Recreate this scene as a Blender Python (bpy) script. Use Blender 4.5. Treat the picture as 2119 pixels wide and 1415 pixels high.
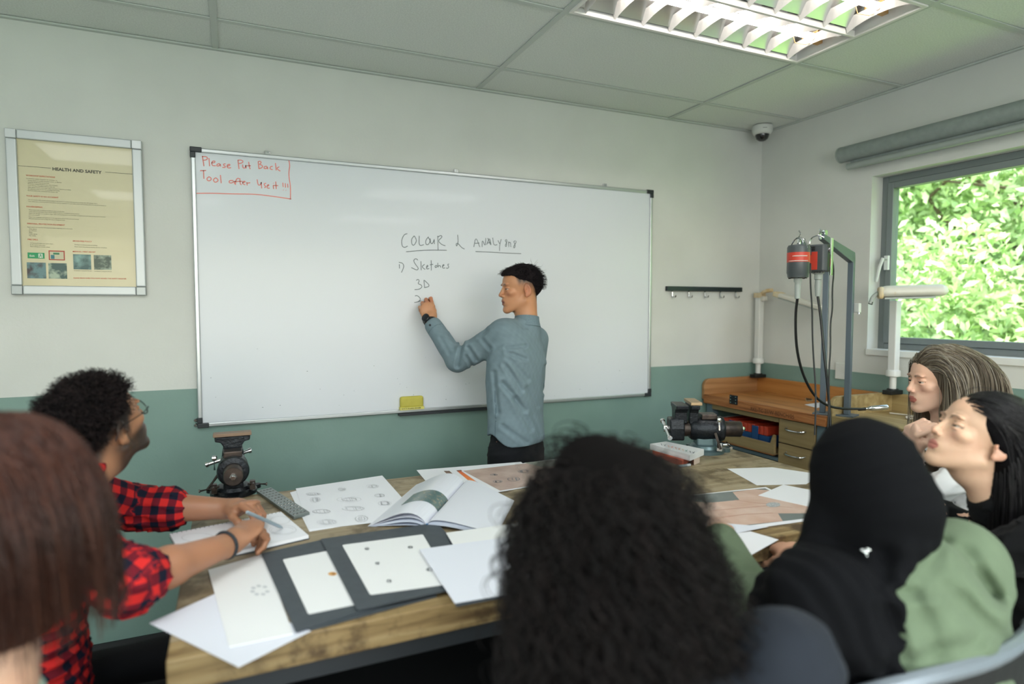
import bpy, math, random
import numpy as np
from mathutils import Vector, Matrix
random.seed(7); rng=np.random.default_rng(7)
PI=math.pi
for o in list(bpy.data.objects): bpy.data.objects.remove(o)
SC=bpy.context.scene; COL=SC.collection

# ------------------------------------------------------------ camera
FPX=1286.0; CXP,CYP=1059.5,707.5
YAW=math.atan(579.5/math.hypot(FPX,70.5)); PIT=math.atan(70.5/FPX)
CAM=np.array([0,0,1.5])
FW=np.array([math.sin(YAW)*math.cos(PIT),math.cos(YAW)*math.cos(PIT),-math.sin(PIT)])
RT=np.array([math.cos(YAW),-math.sin(YAW),0.0]); UP=np.cross(RT,FW)
cd=bpy.data.cameras.new('camera'); cam=bpy.data.objects.new('camera',cd); COL.objects.link(cam)
cd.sensor_width=36; cd.lens=36*FPX/2119; cd.clip_start=.05; cd.clip_end=200
M=Matrix((RT,UP,-FW)).transposed().to_4x4(); M.translation=Vector(CAM); cam.matrix_world=M
cd.dof.use_dof=True; cd.dof.focus_distance=2.5; cd.dof.aperture_fstop=1.5
SC.camera=cam
SC.view_settings.view_transform='Standard'; SC.view_settings.look='None'
SC.view_settings.exposure=0.88; SC.view_settings.gamma=1; SC.view_settings.use_curve_mapping=False
SC.cycles.max_bounces=7; SC.cycles.diffuse_bounces=4; SC.cycles.glossy_bounces=3
SC.cycles.transmission_bounces=4; SC.cycles.transparent_max_bounces=10
SC.cycles.caustics_reflective=False; SC.cycles.caustics_refractive=False
SC.cycles.sample_clamp_indirect=4.0; SC.cycles.use_denoising=True

# ------------------------------------------------------------ world, sun, lights
wd=bpy.data.worlds.new('sky'); SC.world=wd; wd.use_nodes=True
wn=wd.node_tree; bg=wn.nodes['Background']
sky=wn.nodes.new('ShaderNodeTexSky'); sky.sky_type='NISHITA'; sky.sun_disc=False
sky.sun_elevation=math.radians(52); sky.sun_rotation=math.radians(200); sky.air_density=1.4; sky.dust_density=3.0; sky.ozone_density=1.0
wn.links.new(sky.outputs[0],bg.inputs[0]); bg.inputs[1].default_value=0.5
def sun_light():
    l=bpy.data.lights.new('sun','SUN'); l.energy=7.5; l.angle=math.radians(8); l.color=(1,.97,.9)
    o=bpy.data.objects.new('sun',l); COL.objects.link(o)
    o.rotation_euler=Vector((.45,-.35,-1)).to_track_quat('-Z','Y').to_euler()
sun_light()
def area(name,loc,sx,sy,e,target,col=(1,1,1),portal=False):
    l=bpy.data.lights.new(name,'AREA'); l.shape='RECTANGLE'; l.size=sx; l.size_y=sy; l.energy=e; l.color=col
    o=bpy.data.objects.new(name,l); COL.objects.link(o); o.location=loc
    o.rotation_euler=(Vector(target)-Vector(loc)).to_track_quat('-Z','Y').to_euler()
    if portal: l.cycles.is_portal=True
    return o
K_CEIL=13.0          # watts of each ceiling panel behind the photographer
K_UPLIGHT=30.0          # watts of the added uplight at the rear; the left one takes a share
K_TUBE=12.0

def lin(c):
    if isinstance(c,str):
        c=c.lstrip('#'); c=tuple(int(c[i:i+2],16)/255 for i in (0,2,4))
    return tuple((x/12.92 if x<=.04045 else ((x+.055)/1.055)**2.4) for x in c[:3])+(1.0,)

# ------------------------------------------------------------ materials
MATS={}
def mat(name,col,rough=.5,metal=0.0,col2=None,scale=8,stretch=(1,1,1),bump=0.0,bscale=60,spec=.5,detail=4,contrast=(.35,.65),sheen=0,coat=0,emit=0,alpha=None,bstretch=(1,1,1)):
    if name in MATS: return MATS[name]
    m=bpy.data.materials.new(name); m.use_nodes=True; nt=m.node_tree; b=nt.nodes['Principled BSDF']
    b.inputs['Base Color'].default_value=lin(col); b.inputs['Roughness'].default_value=rough; b.inputs['Metallic'].default_value=metal
    b.inputs['Specular IOR Level'].default_value=spec
    if sheen: b.inputs['Sheen Weight'].default_value=sheen
    if coat: b.inputs['Coat Weight'].default_value=coat
    if emit: b.inputs['Emission Color'].default_value=lin(col); b.inputs['Emission Strength'].default_value=emit
    tc=nt.nodes.new('ShaderNodeTexCoord')
    def noise(sc,st,d=4):
        mp=nt.nodes.new('ShaderNodeMapping'); mp.inputs['Scale'].default_value=st
        nt.links.new(tc.outputs['Object'],mp.inputs[0])
        n=nt.nodes.new('ShaderNodeTexNoise'); n.inputs['Scale'].default_value=sc; n.inputs['Detail'].default_value=d
        nt.links.new(mp.outputs[0],n.inputs['Vector']); return n
    if col2 is not None:
        n=noise(scale,stretch,detail); r=nt.nodes.new('ShaderNodeValToRGB')
        r.color_ramp.elements[0].position=contrast[0]; r.color_ramp.elements[1].position=contrast[1]
        r.color_ramp.elements[0].color=lin(col2); r.color_ramp.elements[1].color=lin(col)
        nt.links.new(n.outputs['Fac'],r.inputs[0]); nt.links.new(r.outputs[0],b.inputs['Base Color'])
    if bump:
        n=noise(bscale,bstretch,3); bp=nt.nodes.new('ShaderNodeBump'); bp.inputs['Strength'].default_value=bump; bp.inputs['Distance'].default_value=.004
        nt.links.new(n.outputs['Fac'],bp.inputs['Height']); nt.links.new(bp.outputs[0],b.inputs['Normal'])
    MATS[name]=m; return m
def wood(name,c1,c2,c3,axis='Y',scale=3.0,rough=.45,dirt=None,bump=.15):
    if name in MATS: return MATS[name]
    m=bpy.data.materials.new(name); m.use_nodes=True; nt=m.node_tree; b=nt.nodes['Principled BSDF']
    tc=nt.nodes.new('ShaderNodeTexCoord'); mp=nt.nodes.new('ShaderNodeMapping')
    s={'X':(.8,14,14),'Y':(14,.8,14),'Z':(14,14,.8)}[axis]; mp.inputs['Scale'].default_value=s
    nt.links.new(tc.outputs['Object'],mp.inputs[0])
    n=nt.nodes.new('ShaderNodeTexNoise'); n.inputs['Scale'].default_value=scale; n.inputs['Detail'].default_value=6; n.inputs['Distortion'].default_value=.6
    nt.links.new(mp.outputs[0],n.inputs['Vector'])
    r=nt.nodes.new('ShaderNodeValToRGB'); e=r.color_ramp.elements
    e[0].position=.3; e[0].color=lin(c3); e[1].position=.72; e[1].color=lin(c1); k=e.new(.5); k.color=lin(c2)
    nt.links.new(n.outputs['Fac'],r.inputs[0]); out=r.outputs[0]
    if dirt:
        n2=nt.nodes.new('ShaderNodeTexNoise'); n2.inputs['Scale'].default_value=7; n2.inputs['Detail'].default_value=9; n2.inputs['Roughness'].default_value=.65
        nt.links.new(tc.outputs['Object'],n2.inputs['Vector'])
        r2=nt.nodes.new('ShaderNodeValToRGB'); r2.color_ramp.elements[0].position=.40; r2.color_ramp.elements[1].position=.52
        nt.links.new(n2.outputs['Fac'],r2.inputs[0])
        mx=nt.nodes.new('ShaderNodeMix'); mx.data_type='RGBA'; mx.inputs['A'].default_value=lin(dirt)
        nt.links.new(r2.outputs[0],mx.inputs['Factor']); nt.links.new(out,mx.inputs['B']); out=mx.outputs['Result']
    nt.links.new(out,b.inputs['Base Color']); b.inputs['Roughness'].default_value=rough
    bp=nt.nodes.new('ShaderNodeBump'); bp.inputs['Strength'].default_value=bump; bp.inputs['Distance'].default_value=.002
    nt.links.new(n.outputs['Fac'],bp.inputs['Height']); nt.links.new(bp.outputs[0],b.inputs['Normal'])
    MATS[name]=m; return m
def glassmat():
    m=bpy.data.materials.new('window_glass'); m.use_nodes=True; nt=m.node_tree
    for n in list(nt.nodes):
        if n.type!='OUTPUT_MATERIAL': nt.nodes.remove(n)
    out=nt.nodes[0]; t=nt.nodes.new('ShaderNodeBsdfTransparent'); g=nt.nodes.new('ShaderNodeBsdfGlossy'); g.inputs['Roughness'].default_value=.02
    t.inputs[0].default_value=(.93,.97,.95,1)
    lw=nt.nodes.new('ShaderNodeLayerWeight'); lw.inputs[0].default_value=.5; pw=nt.nodes.new('ShaderNodeMath'); pw.operation='POWER'; pw.inputs[1].default_value=4; fr=nt.nodes.new('ShaderNodeMath'); fr.operation='MULTIPLY_ADD'; fr.inputs[1].default_value=.5; fr.inputs[2].default_value=.03
    nt.links.new(lw.outputs['Facing'],pw.inputs[0]); nt.links.new(pw.outputs[0],fr.inputs[0])
    mx=nt.nodes.new('ShaderNodeMixShader'); nt.links.new(fr.outputs[0],mx.inputs[0]); nt.links.new(t.outputs[0],mx.inputs[1]); nt.links.new(g.outputs[0],mx.inputs[2]); nt.links.new(mx.outputs[0],out.inputs[0])
    return m

# ------------------------------------------------------------ mesh builder
def basis(d,up=(0,0,1)):
    d=Vector(d).normalized(); u=Vector(up)
    if abs(d.dot(u))>.99: u=Vector((1,0,0))
    x=d.cross(u).normalized(); y=x.cross(d).normalized(); return x,y,d
class MB:
    def __init__(s): s.v=[]; s.f=[]; s.mi=[]; s.k=0
    def slot(s,k): s.k=k; return s
    def add(s,vs,fs,mtx=None):
        n=len(s.v)
        for p in vs:
            p=Vector(p); s.v.append(tuple(mtx@p if mtx else p))
        for f in fs: s.f.append(tuple(i+n for i in f)); s.mi.append(s.k)
        return s
    def box(s,c,d,mtx=None,rot=None):
        x,y,z=d[0]/2,d[1]/2,d[2]/2
        vs=[Vector((a*x,b*y,e*z)) for e in (-1,1) for b in (-1,1) for a in (-1,1)]
        if rot is not None: vs=[rot@p for p in vs]
        vs=[p+Vector(c) for p in vs]
        return s.add(vs,[(0,2,3,1),(4,5,7,6),(0,1,5,4),(2,6,7,3),(0,4,6,2),(1,3,7,5)],mtx)
    def bb(s,a,b,mtx=None):
        return s.box([(a[i]+b[i])/2 for i in range(3)],[abs(b[i]-a[i]) for i in range(3)],mtx)
    def cyl(s,a,b,r,r2=None,n=16,cap=True,mtx=None):
        r2=r if r2 is None else r2; a=Vector(a); b=Vector(b); x,y,_=basis(b-a); vs=[]
        for p,q in ((a,r),(b,r2)):
            for i in range(n): t=2*PI*i/n; vs.append(p+x*(q*math.cos(t))+y*(q*math.sin(t)))
        fs=[(i,(i+1)%n,n+(i+1)%n,n+i) for i in range(n)]
        if cap: fs+= [tuple(range(n-1,-1,-1)),tuple(range(n,2*n))]
        return s.add(vs,fs,mtx)
    def lathe(s,prof,o,d=(0,0,1),n=24,mtx=None):
        o=Vector(o); x,y,z=basis(d); vs=[]
        for r,h in prof:
            for i in range(n): t=2*PI*i/n; vs.append(o+z*h+x*(r*math.cos(t))+y*(r*math.sin(t)))
        m=len(prof); fs=[(j*n+i,j*n+(i+1)%n,(j+1)*n+(i+1)%n,(j+1)*n+i) for j in range(m-1) for i in range(n)]
        fs+=[tuple(range(n-1,-1,-1)),tuple(range((m-1)*n,m*n))]
        return s.add(vs,fs,mtx)
    def tube(s,pts,r,n=8,mtx=None,smooth=0):
        pts=[Vector(p) for p in pts]
        for _ in range(smooth):
            q=[pts[0]]
            for i in range(len(pts)-1): q+=[pts[i]*.75+pts[i+1]*.25,pts[i]*.25+pts[i+1]*.75]
            q.append(pts[-1]); pts=q
        vs=[]; m=len(pts); px=None
        for j,p in enumerate(pts):
            d=(pts[min(j+1,m-1)]-pts[max(j-1,0)])
            if d.length<1e-9: d=Vector((0,0,1))
            d.normalize()
            if px is None: px,py,_=basis(d)
            else:
                px=(px-d*px.dot(d)).normalized(); py=d.cross(px)
            rr=r[j] if isinstance(r,(list,tuple)) and len(r)==m else (r if not isinstance(r,(list,tuple)) else r[0]+(r[-1]-r[0])*j/(m-1))
            for i in range(n): t=2*PI*i/n; vs.append(p+px*(rr*math.cos(t))+py*(rr*math.sin(t)))
        fs=[(j*n+i,j*n+(i+1)%n,(j+1)*n+(i+1)%n,(j+1)*n+i) for j in range(m-1) for i in range(n)]
        fs+=[tuple(range(n-1,-1,-1)),tuple(range((m-1)*n,m*n))]
        return s.add(vs,fs,mtx)
    def prism(s,poly,e,mtx=None):
        """poly: 3D points (planar), extruded by vector e"""
        n=len(poly); e=Vector(e); vs=[Vector(p) for p in poly]+[Vector(p)+e for p in poly]
        return s.add(vs,[tuple(range(n-1,-1,-1)),tuple(range(n,2*n))]+[(i,(i+1)%n,n+(i+1)%n,n+i) for i in range(n)],mtx)
    def ribbon(s,pts,w,nrm,off=0.0004,mtx=None):
        """flat stroke of width w along pts, lying on a surface with normal nrm"""
        nrm=Vector(nrm).normalized(); pts=[Vector(p)+nrm*off for p in pts]; vs=[]; m=len(pts)
        for j,p in enumerate(pts):
            d=(pts[min(j+1,m-1)]-pts[max(j-1,0)]); d=d.normalized() if d.length>1e-9 else Vector((1,0,0))
            q=nrm.cross(d).normalized()*w/2; vs+=[p-q,p+q]
        return s.add(vs,[(2*j,2*j+1,2*j+3,2*j+2) for j in range(m-1)],mtx)
    def build(s,name,m,parent=None,bevel=0,smooth=False,seg=2,loc=None):
        me=bpy.data.meshes.new(name); me.from_pydata([tuple(v) for v in s.v],[],s.f); me.validate(); 
        ms=m if isinstance(m,(list,tuple)) else [m]
        for q in ms: me.materials.append(q)
        if len(ms)>1 and len(me.polygons)==len(s.mi): me.polygons.foreach_set('material_index',s.mi)
        import bmesh
        bm=bmesh.new(); bm.from_mesh(me); bmesh.ops.recalc_face_normals(bm,faces=bm.faces); bm.to_mesh(me); bm.free()
        o=bpy.data.objects.new(name,me); COL.objects.link(o)
        if parent: o.parent=parent
        if loc: o.location=loc
        if bevel:
            b=o.modifiers.new('bevel','BEVEL'); b.width=bevel; b.segments=seg; b.limit_method='ANGLE'; b.angle_limit=math.radians(40)
        if smooth:
            me.polygons.foreach_set('use_smooth',[True]*len(me.polygons))
            try: me.set_sharp_from_angle(angle=math.radians(42))
            except Exception: pass
        return o
def tag(o,label=None,cat=None,group=None,kind=None):
    if label: o['label']=label
    if cat: o['category']=cat
    if group: o['group']=group
    if kind: o['kind']=kind
    return o
def thing(name,label,cat,loc=(0,0,0),rz=0,group=None):
    o=bpy.data.objects.new(name,None); COL.objects.link(o); o.location=loc; o.rotation_euler=(0,0,rz); o.empty_display_size=.05
    return tag(o,label,cat,group)
def copy_tree(o,parent=None,label=None):
    c=o.copy(); COL.objects.link(c); c.parent=parent
    if label: c['label']=label
    for ch in list(o.children): copy_tree(ch,c)
    return c
def struct(o): o['kind']='structure'; return o

# points of known planes seen through the lens (a plan of the room, in metres)
def RAY(x,y): return FW+RT*(x-CXP)/FPX-UP*(y-CYP)/FPX
def onX(x,y,X): d=RAY(x,y); return Vector(CAM+d*((X-CAM[0])/d[0]))
def onY(x,y,Y): d=RAY(x,y); return Vector(CAM+d*((Y-CAM[1])/d[1]))
def onZ(x,y,Z): d=RAY(x,y); return Vector(CAM+d*((Z-CAM[2])/d[2]))
def W(x,y,d): return Vector(CAM+RAY(x,y)*d)
def Wn(x,y,d): return CAM+RAY(x,y)*d
def text(s,size,mtx,m,name,parent,align='LEFT',thick=0,sx=1.0):
    c=bpy.data.curves.new(name,'FONT'); c.body=s; c.size=size; c.align_x=align; c.extrude=thick
    t=bpy.data.objects.new(name+'_tmp',c); COL.objects.link(t)
    me=bpy.data.meshes.new_from_object(t); bpy.data.objects.remove(t)
    me.name=name; me.materials.clear(); me.materials.append(m); me.transform(Matrix.Diagonal((sx,1,1,1))); me.transform(mtx)
    o=bpy.data.objects.new(name,me); COL.objects.link(o)
    if parent: o.parent=parent
    return o
def text_join(items,m,name,parent):
    """items: (string,size,matrix,align) -> one mesh of flat print"""
    vs=[];fs=[]
    for s,size,mtx,al in items:
        c=bpy.data.curves.new('t','FONT'); c.body=s; c.size=size; c.align_x=al; c.resolution_u=2; c.offset=(.03 if size>.015 else .02)*size
        t=bpy.data.objects.new('t',c); COL.objects.link(t); me=bpy.data.meshes.new_from_object(t); bpy.data.objects.remove(t)
        n=len(vs); vs+=[tuple(mtx@v.co) for v in me.vertices]; fs+=[tuple(i+n for i in p.vertices) for p in me.polygons]; bpy.data.meshes.remove(me)
    me=bpy.data.meshes.new(name); me.from_pydata(vs,[],fs); me.materials.append(m)
    o=bpy.data.objects.new(name,me); COL.objects.link(o)
    if parent: o.parent=parent
    return o
# ============================================================ ROOM
XL,XR,YB,YF,ZC=-2.44,3.12,-2.4,3.03,2.61; ZG=1.148
paint=mat('wall_paint','#d9dbd7',.75,col2='#d3d5d1',scale=3,bump=.12,bscale=90)
green=mat('green_paint','#809c94',.55,col2='#7a968e',scale=4,bump=.12,bscale=90)
M2=[green,paint]
def wallmesh(name,quads):
    b=MB()
    for k,q in quads: b.slot(k); b.bb(*q)
    return struct(b.build(name,M2))
wallmesh('wall_back',[(0,((XL-.12,YF,0),(XR+.12,YF+.12,ZG))),(1,((XL-.12,YF,ZG),(XR+.12,YF+.12,ZC+.1)))])
wallmesh('wall_left',[(0,((XL-.12,YB,0),(XL,YF,ZG))),(1,((XL-.12,YB,ZG),(XL,YF,ZC+.1)))])
# rear wall with a broad window opening behind the photographer
wallmesh('wall_front',[(0,((XL,YB-.12,0),(XR+.12,YB,ZG-.2))),(1,((XL,YB-.12,ZG-.2),(-1.9,YB,ZC+.1))),(1,((1.9,YB-.12,ZG-.2),(XR+.12,YB,ZC+.1))),(1,((-1.9,YB-.12,2.3),(1.9,YB,ZC+.1)))])
# window wall: opening y .75..2.265, z 1.278..2.2
WY0,WY1,WZ0,WZ1=.62,2.267,1.277,2.198
wallmesh('wall_right',[(0,((XR,YB,0),(XR+.2,YF,ZG))),(1,((XR,YB,ZG),(XR+.2,YF,WZ0))),(1,((XR,WY1,WZ0),(XR+.2,YF,WZ1))),(1,((XR,YB,WZ0),(XR+.2,WY0,WZ1))),(1,((XR,YB,WZ1),(XR+.2,YF,ZC+.1)))])
fl=mat('vinyl_floor','#a9a69e',.45,col2='#9c9991',scale=5,bump=.05)
struct(MB().bb((XL-.12,YB-.12,-.08),(XR+.2,YF+.12,0)).build('floor',fl))
sk=mat('skirting_black','#26282a',.5)
struct(MB().bb((XL,YF-.012,0),(XR,YF,.09)).build('baseboard_back',sk))
struct(MB().bb((XR-.012,YB,0),(XR,YF-.012,.09)).build('baseboard_right',sk))
# ceiling: one object, its tiles and runners as parts
ceil=struct(MB().bb((XL-.12,YB-.12,ZC+.1),(XR+.2,YF+.12,ZC+.16)).build('ceiling',mat('slab','#9a9c98',.8)))
tile_m=mat('ceiling_tile','#e3e8e3',.9,col2='#d8ddd8',scale=160,detail=2,bump=.25,bscale=220,spec=.2)
run_m=mat('ceiling_runner','#c3cac4',.5)
xs=[-2.44,-1.24,-.04,1.166,2.37,3.12]; ys=[3.03,2.72,2.11,1.5,.89,.28,-.33,-.94,-1.55,-2.16,-2.4]
lamps={(3,2):1}; rear={(1,4):1,(3,5):1,(1,7):1,(3,8):1}
tmesh={}
for i in range(len(xs)-1):
    for j in range(len(ys)-1):
        if (i,j) in lamps or (i,j) in rear: continue
        x0,x1,y0,y1=xs[i]+.009,xs[i+1]-.009,ys[j+1]+.009,ys[j]-.009
        key=(round(x1-x0,3),round(y1-y0,3))
        if key not in tmesh:
            o=MB().bb((-(x1-x0)/2,-(y1-y0)/2,0),((x1-x0)/2,(y1-y0)/2,.016)).build('tile',tile_m,ceil); tmesh[key]=o.data
        else:
            o=bpy.data.objects.new('tile',tmesh[key]); COL.objects.link(o); o.parent=ceil
        o.location=((x0+x1)/2,(y0+y1)/2,ZC+.006)
for x in xs[1:-1]: MB().bb((x-.012,YB,ZC),(x+.012,YF,ZC+.004)).build('runner',run_m,ceil)
for y in ys[1:-1]: MB().bb((XL,y-.012,ZC+.0005),(XR,y+.012,ZC+.0045)).build('runner',run_m,ceil)
MB().bb((XL,YF-.02,ZC-.003),(XR,YF,ZC+.004)).build('wall_angle',run_m,ceil)
MB().bb((XR-.02,YB,ZC-.003),(XR,YF-.02,ZC+.004)).build('wall_angle',run_m,ceil)
# ---- louvred light fittings
refl=mat('reflector','#f4f4f2',.25,metal=.0,coat=.4); lou=mat('louvre_white','#eceae6',.4); tubem=mat('lit_tube','#fff6ef',.4,emit=K_TUBE)
alu=mat('aluminium','#c3c8ca',.38,metal=.85); chrome=mat('chrome','#d6d8da',.15,metal=1.0)
gold=mat('lamp_wire','#b98c55',.4)
mirror=mat('mirror_reflector','#f0f4f4',.28,metal=1.0)
def fitting(x0,x1,y0,y1,label):
    cx,cy=(x0+x1)/2,(y0+y1)/2; t=thing('ceiling_light',label,'ceiling light',(cx,cy,ZC))
    hx,hy=(x1-x0)/2-.012,(y1-y0)/2-.012; H=.085
    b=MB(); b.bb((-hx,-hy,H),(hx,hy,H+.004))
    b.bb((-hx,-hy,0),(-hx+.004,hy,H)).bb((hx-.004,-hy,0),(hx,hy,H)).bb((-hx,-hy,0),(hx,-hy+.004,H)).bb((-hx,hy-.004,0),(hx,hy,H))
    b.build('housing',refl,t)
    b=MB(); w=.014
    b.bb((-hx,-hy,-.006),(hx,-hy+w,.002)).bb((-hx,hy-w,-.006),(hx,hy,.002)).bb((-hx,-hy+w,-.006),(-hx+w,hy-w,.002)).bb((hx-w,-hy+w,-.006),(hx,hy-w,.002))
    b.bb((-hx+w,-.006,-.005),(hx-w,.006,.02)); b.build('frame',lou,t,bevel=.001)
    for s in (-1,1):
        yc=s*hy/2
        # curved mirror sheets each side of the tube
        for q in (-1,1):
            pr=[(yc+q*(.03+ .1*u), .078-.06*u**1.8) for u in [k/8 for k in range(9)]]
            vs=[(x,a,z) for x in (-hx+.03,hx-.03) for a,z in pr]; n=9
            MB().add(vs,[(k,k+1,n+k+1,n+k) for k in range(n-1)]).build('mirror_wing',mirror,t,smooth=True)
        MB().cyl((-hx+.075,yc,.045),(hx-.075,yc,.045),.013,n=14).build('fluorescent_tube',tubem,t,smooth=True)
        for e in (-1,1):
            h=MB(); h.box((e*(hx-.045),yc,.045),(.03,.026,.05)); h.cyl((e*(hx-.075),yc,.045),(e*(hx-.06),yc,.045),.0145,n=12); h.cyl((e*(hx-.07),yc+.045,.05),(e*(hx-.07),yc+.045,.075),.012,n=10)
            h.tube([(e*(hx-.05),yc,.03),(e*(hx-.08),yc+.03,.022),(e*(hx-.12),yc+.05,.03),(e*(hx-.15),yc+.04,.06)],.002,n=5)
            h.build('tube_holder',gold,t)
        nb=9
        for k in range(nb):
            xx=-hx+ (k+.5)*(2*hx)/nb
            # V shaped blade, broad at the sides and cut in an arc over the middle
            yy0,yy1=yc-hy/2+.012,yc+hy/2-.010; N=8; top=[];bot=[]
            vs=[]
            for q in range(N+1):
                u=q/N; y=yy0+(yy1-yy0)*u; lo=.0+.022*math.sin(PI*u)**.8; wv=.016
                vs+=[(xx-wv,y,.05),(xx,y,lo-.002),(xx+wv,y,.05)]
            fs=[]
            for q in range(N): a=3*q; fs+=[(a,a+1,a+4,a+3),(a+1,a+2,a+5,a+4)]
            MB().add(vs,fs).build('louvre_blade',lou,t)
    return t
fitting(1.166,2.37,1.5,2.11,'recessed twin-tube ceiling light with white louvre blades above the whiteboard')
panel=mat('lit_panel','#ffffff',.4)
for (i,j) in rear:
    x0,x1,y0,y1=xs[i],xs[i+1],ys[j+1],ys[j]; cx,cy=(x0+x1)/2,(y0+y1)/2
    t=thing('ceiling_light','plain lit ceiling panel '+{(1,4):'left of',(3,5):'right of',(1,7):'far behind left of',(3,8):'far behind right of'}[(i,j)]+' the photographer','ceiling light',(cx,cy,ZC))
    MB().bb((-.59,-.295,.004),(.59,.295,.04)).build('housing',refl,t)
    area('ceiling_panel_lamp',(cx,cy,ZC-.002),1.1,.52,K_CEIL,(cx,cy,0),(.98,1,1))
# added lamps out of view, tilted up to brighten the ceiling
area('added_rear_uplight',(0,YB-.02,1.6),3.7,1.2,K_UPLIGHT,(0,YB+2,1.6+1.5),(.86,.95,1))  # added cool fill in the unseen rear opening, aimed at the ceiling
area('added_left_uplight',(XL+.02,-1.0,1.5),1.6,1.1,K_UPLIGHT*.3,(XL+2,-1.0,1.5+1.4),(.88,.96,1))  # added fill in front of the blank left wall, which has no window
# ---- window in the right wall
wfr=mat('window_frame_grey','#7d8587',.45,metal=.2); wglass=glassmat()
def rectframe(b,x0,x1,ya,yb,za,zb,w):
    b.bb((x0,ya,za),(x1,ya+w,zb)).bb((x0,yb-w,za),(x1,yb,zb)).bb((x0,ya+w,za),(x1,yb-w,za+w)).bb((x0,ya+w,zb-w),(x1,yb-w,zb))
w1=thing('window_1','grey aluminium framed window in the right wall looking onto bright foliage','window',(0,0,0)); w1['kind']='structure'
b=MB(); rectframe(b,XR+.085,XR+.15,WY0,WY1,WZ0,WZ1,.035); b.build('window_frame',wfr,w1,bevel=.003)
b=MB(); rectframe(b,XR+.075,XR+.125,WY0+.036,WY1-.036,WZ0+.036,WZ1-.036,.032); b.build('sash',wfr,w1,bevel=.003)
MB().bb((XR+.098,WY0+.068,WZ0+.068),(XR+.102,WY1-.068,WZ1-.068)).build('pane',wglass,w1)
MB().bb((XR-.012,WY0-.02,WZ0-.03),(XR+.085,WY1+.0,WZ0+.004)).build('window_sill',mat('sill_white','#e4e6e3',.5),w1,bevel=.004)
hd=MB(); hp=(XR+.07,WY1-.05,1.74)
hd.box(hp,(.02,.022,.075)); hd.tube([(hp[0]-.01,hp[1],hp[2]+.02),(hp[0]-.035,hp[1],hp[2]+.022),(hp[0]-.04,hp[1]+.012,hp[2]-.02),(hp[0]-.038,hp[1]+.03,hp[2]-.10)],[.009,.009,.008,.006],n=8)
hd.build('handle',mat('handle_white','#dfe3e2',.3),w1,smooth=True)
# roller blind
bl=thing('roller_blind','grey roller blind rolled up above the window','blind')
bg_=mat('blind_grey','#8b9592',.6,col2='#828c89',scale=30); bg2=mat('blind_rail','#9aa39f',.4)
za=2.335; MB().cyl((XR-.055,-.1,za),(XR-.055,2.41,za),.042,n=24).build('roll',bg_,bl,smooth=True)
b=MB(); b.box((XR-.008,1.2,za+.01),(.016,2.45,.05)); b.build('bracket',bg2,bl)
MB().cyl((XR-.055,2.41,za),(XR-.055,2.418,za),.043,n=24).build('end_cap',bg2,bl,smooth=True)
MB().cyl((XR-.05,-.1,za-.07),(XR-.05,2.375,za-.07),.017,n=16).build('bottom_rail',bg2,bl,smooth=True)
MB().bb((XR-.0515,-.1,za-.07),(XR-.0485,2.36,za-.03)).build('fabric',bg_,bl)
# ---- outside: trees
leafm=mat('leaf','#dcebb8',.6,col2='#a9cd84',scale=3.5,contrast=(.3,.7)); barkm=mat('bark','#6b5a48',.9,bump=.5,bscale=30)
lb=leafm.node_tree.nodes['Principled BSDF']; lb.inputs['Transmission Weight'].default_value=0
def leaf_cloud(n,blobs,size):
    cs=np.array([b[0] for b in blobs]); rs=np.array([b[1] for b in blobs]); k=rng.integers(0,len(blobs),n)
    u=rng.normal(size=(n,3)); u/=np.linalg.norm(u,axis=1)[:,None]; rad=rng.random(n)**.35
    p=cs[k]+u*rs[k][:,None]*rad[:,None]
    a=rng.normal(size=(n,3)); a/=np.linalg.norm(a,axis=1)[:,None]; c=np.cross(a,rng.normal(size=(n,3))); c/=np.linalg.norm(c,axis=1)[:,None]
    s=(size*(.6+.8*rng.random(n)))[:,None]; up=np.array([0,0,1.])*.25
    v=np.stack([p-a*s,p+c*s*.42+up*s*.5,p+a*s,p-c*s*.42+up*s*.5],1).reshape(-1,3)
    f=np.arange(4*n).reshape(-1,4); return v,f
def fast_mesh(name,v,f,m,parent=None,smooth=False,colors=None):
    me=bpy.data.meshes.new(name); f=np.asarray(f); nv=len(v); nf=len(f); k=f.shape[1]
    me.vertices.add(nv); me.vertices.foreach_set('co',np.asarray(v,dtype=np.float32).ravel())
    me.loops.add(nf*k); me.loops.foreach_set('vertex_index',f.astype(np.int32).ravel())
    me.polygons.add(nf); me.polygons.foreach_set('loop_start',np.arange(0,nf*k,k,dtype=np.int32)); me.polygons.foreach_set('loop_total',np.full(nf,k,dtype=np.int32))
    if smooth: me.polygons.foreach_set('use_smooth',np.ones(nf,dtype=bool))
    me.update(calc_edges=True)
    if colors is not None:
        at=me.color_attributes.new('Col','FLOAT_COLOR','POINT'); c=np.ones((nv,4),dtype=np.float32); c[:,:3]=colors; at.data.foreach_set('color',c.ravel())
    me.materials.append(m); o=bpy.data.objects.new(name,me); COL.objects.link(o)
    if parent: o.parent=parent
    return o
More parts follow.
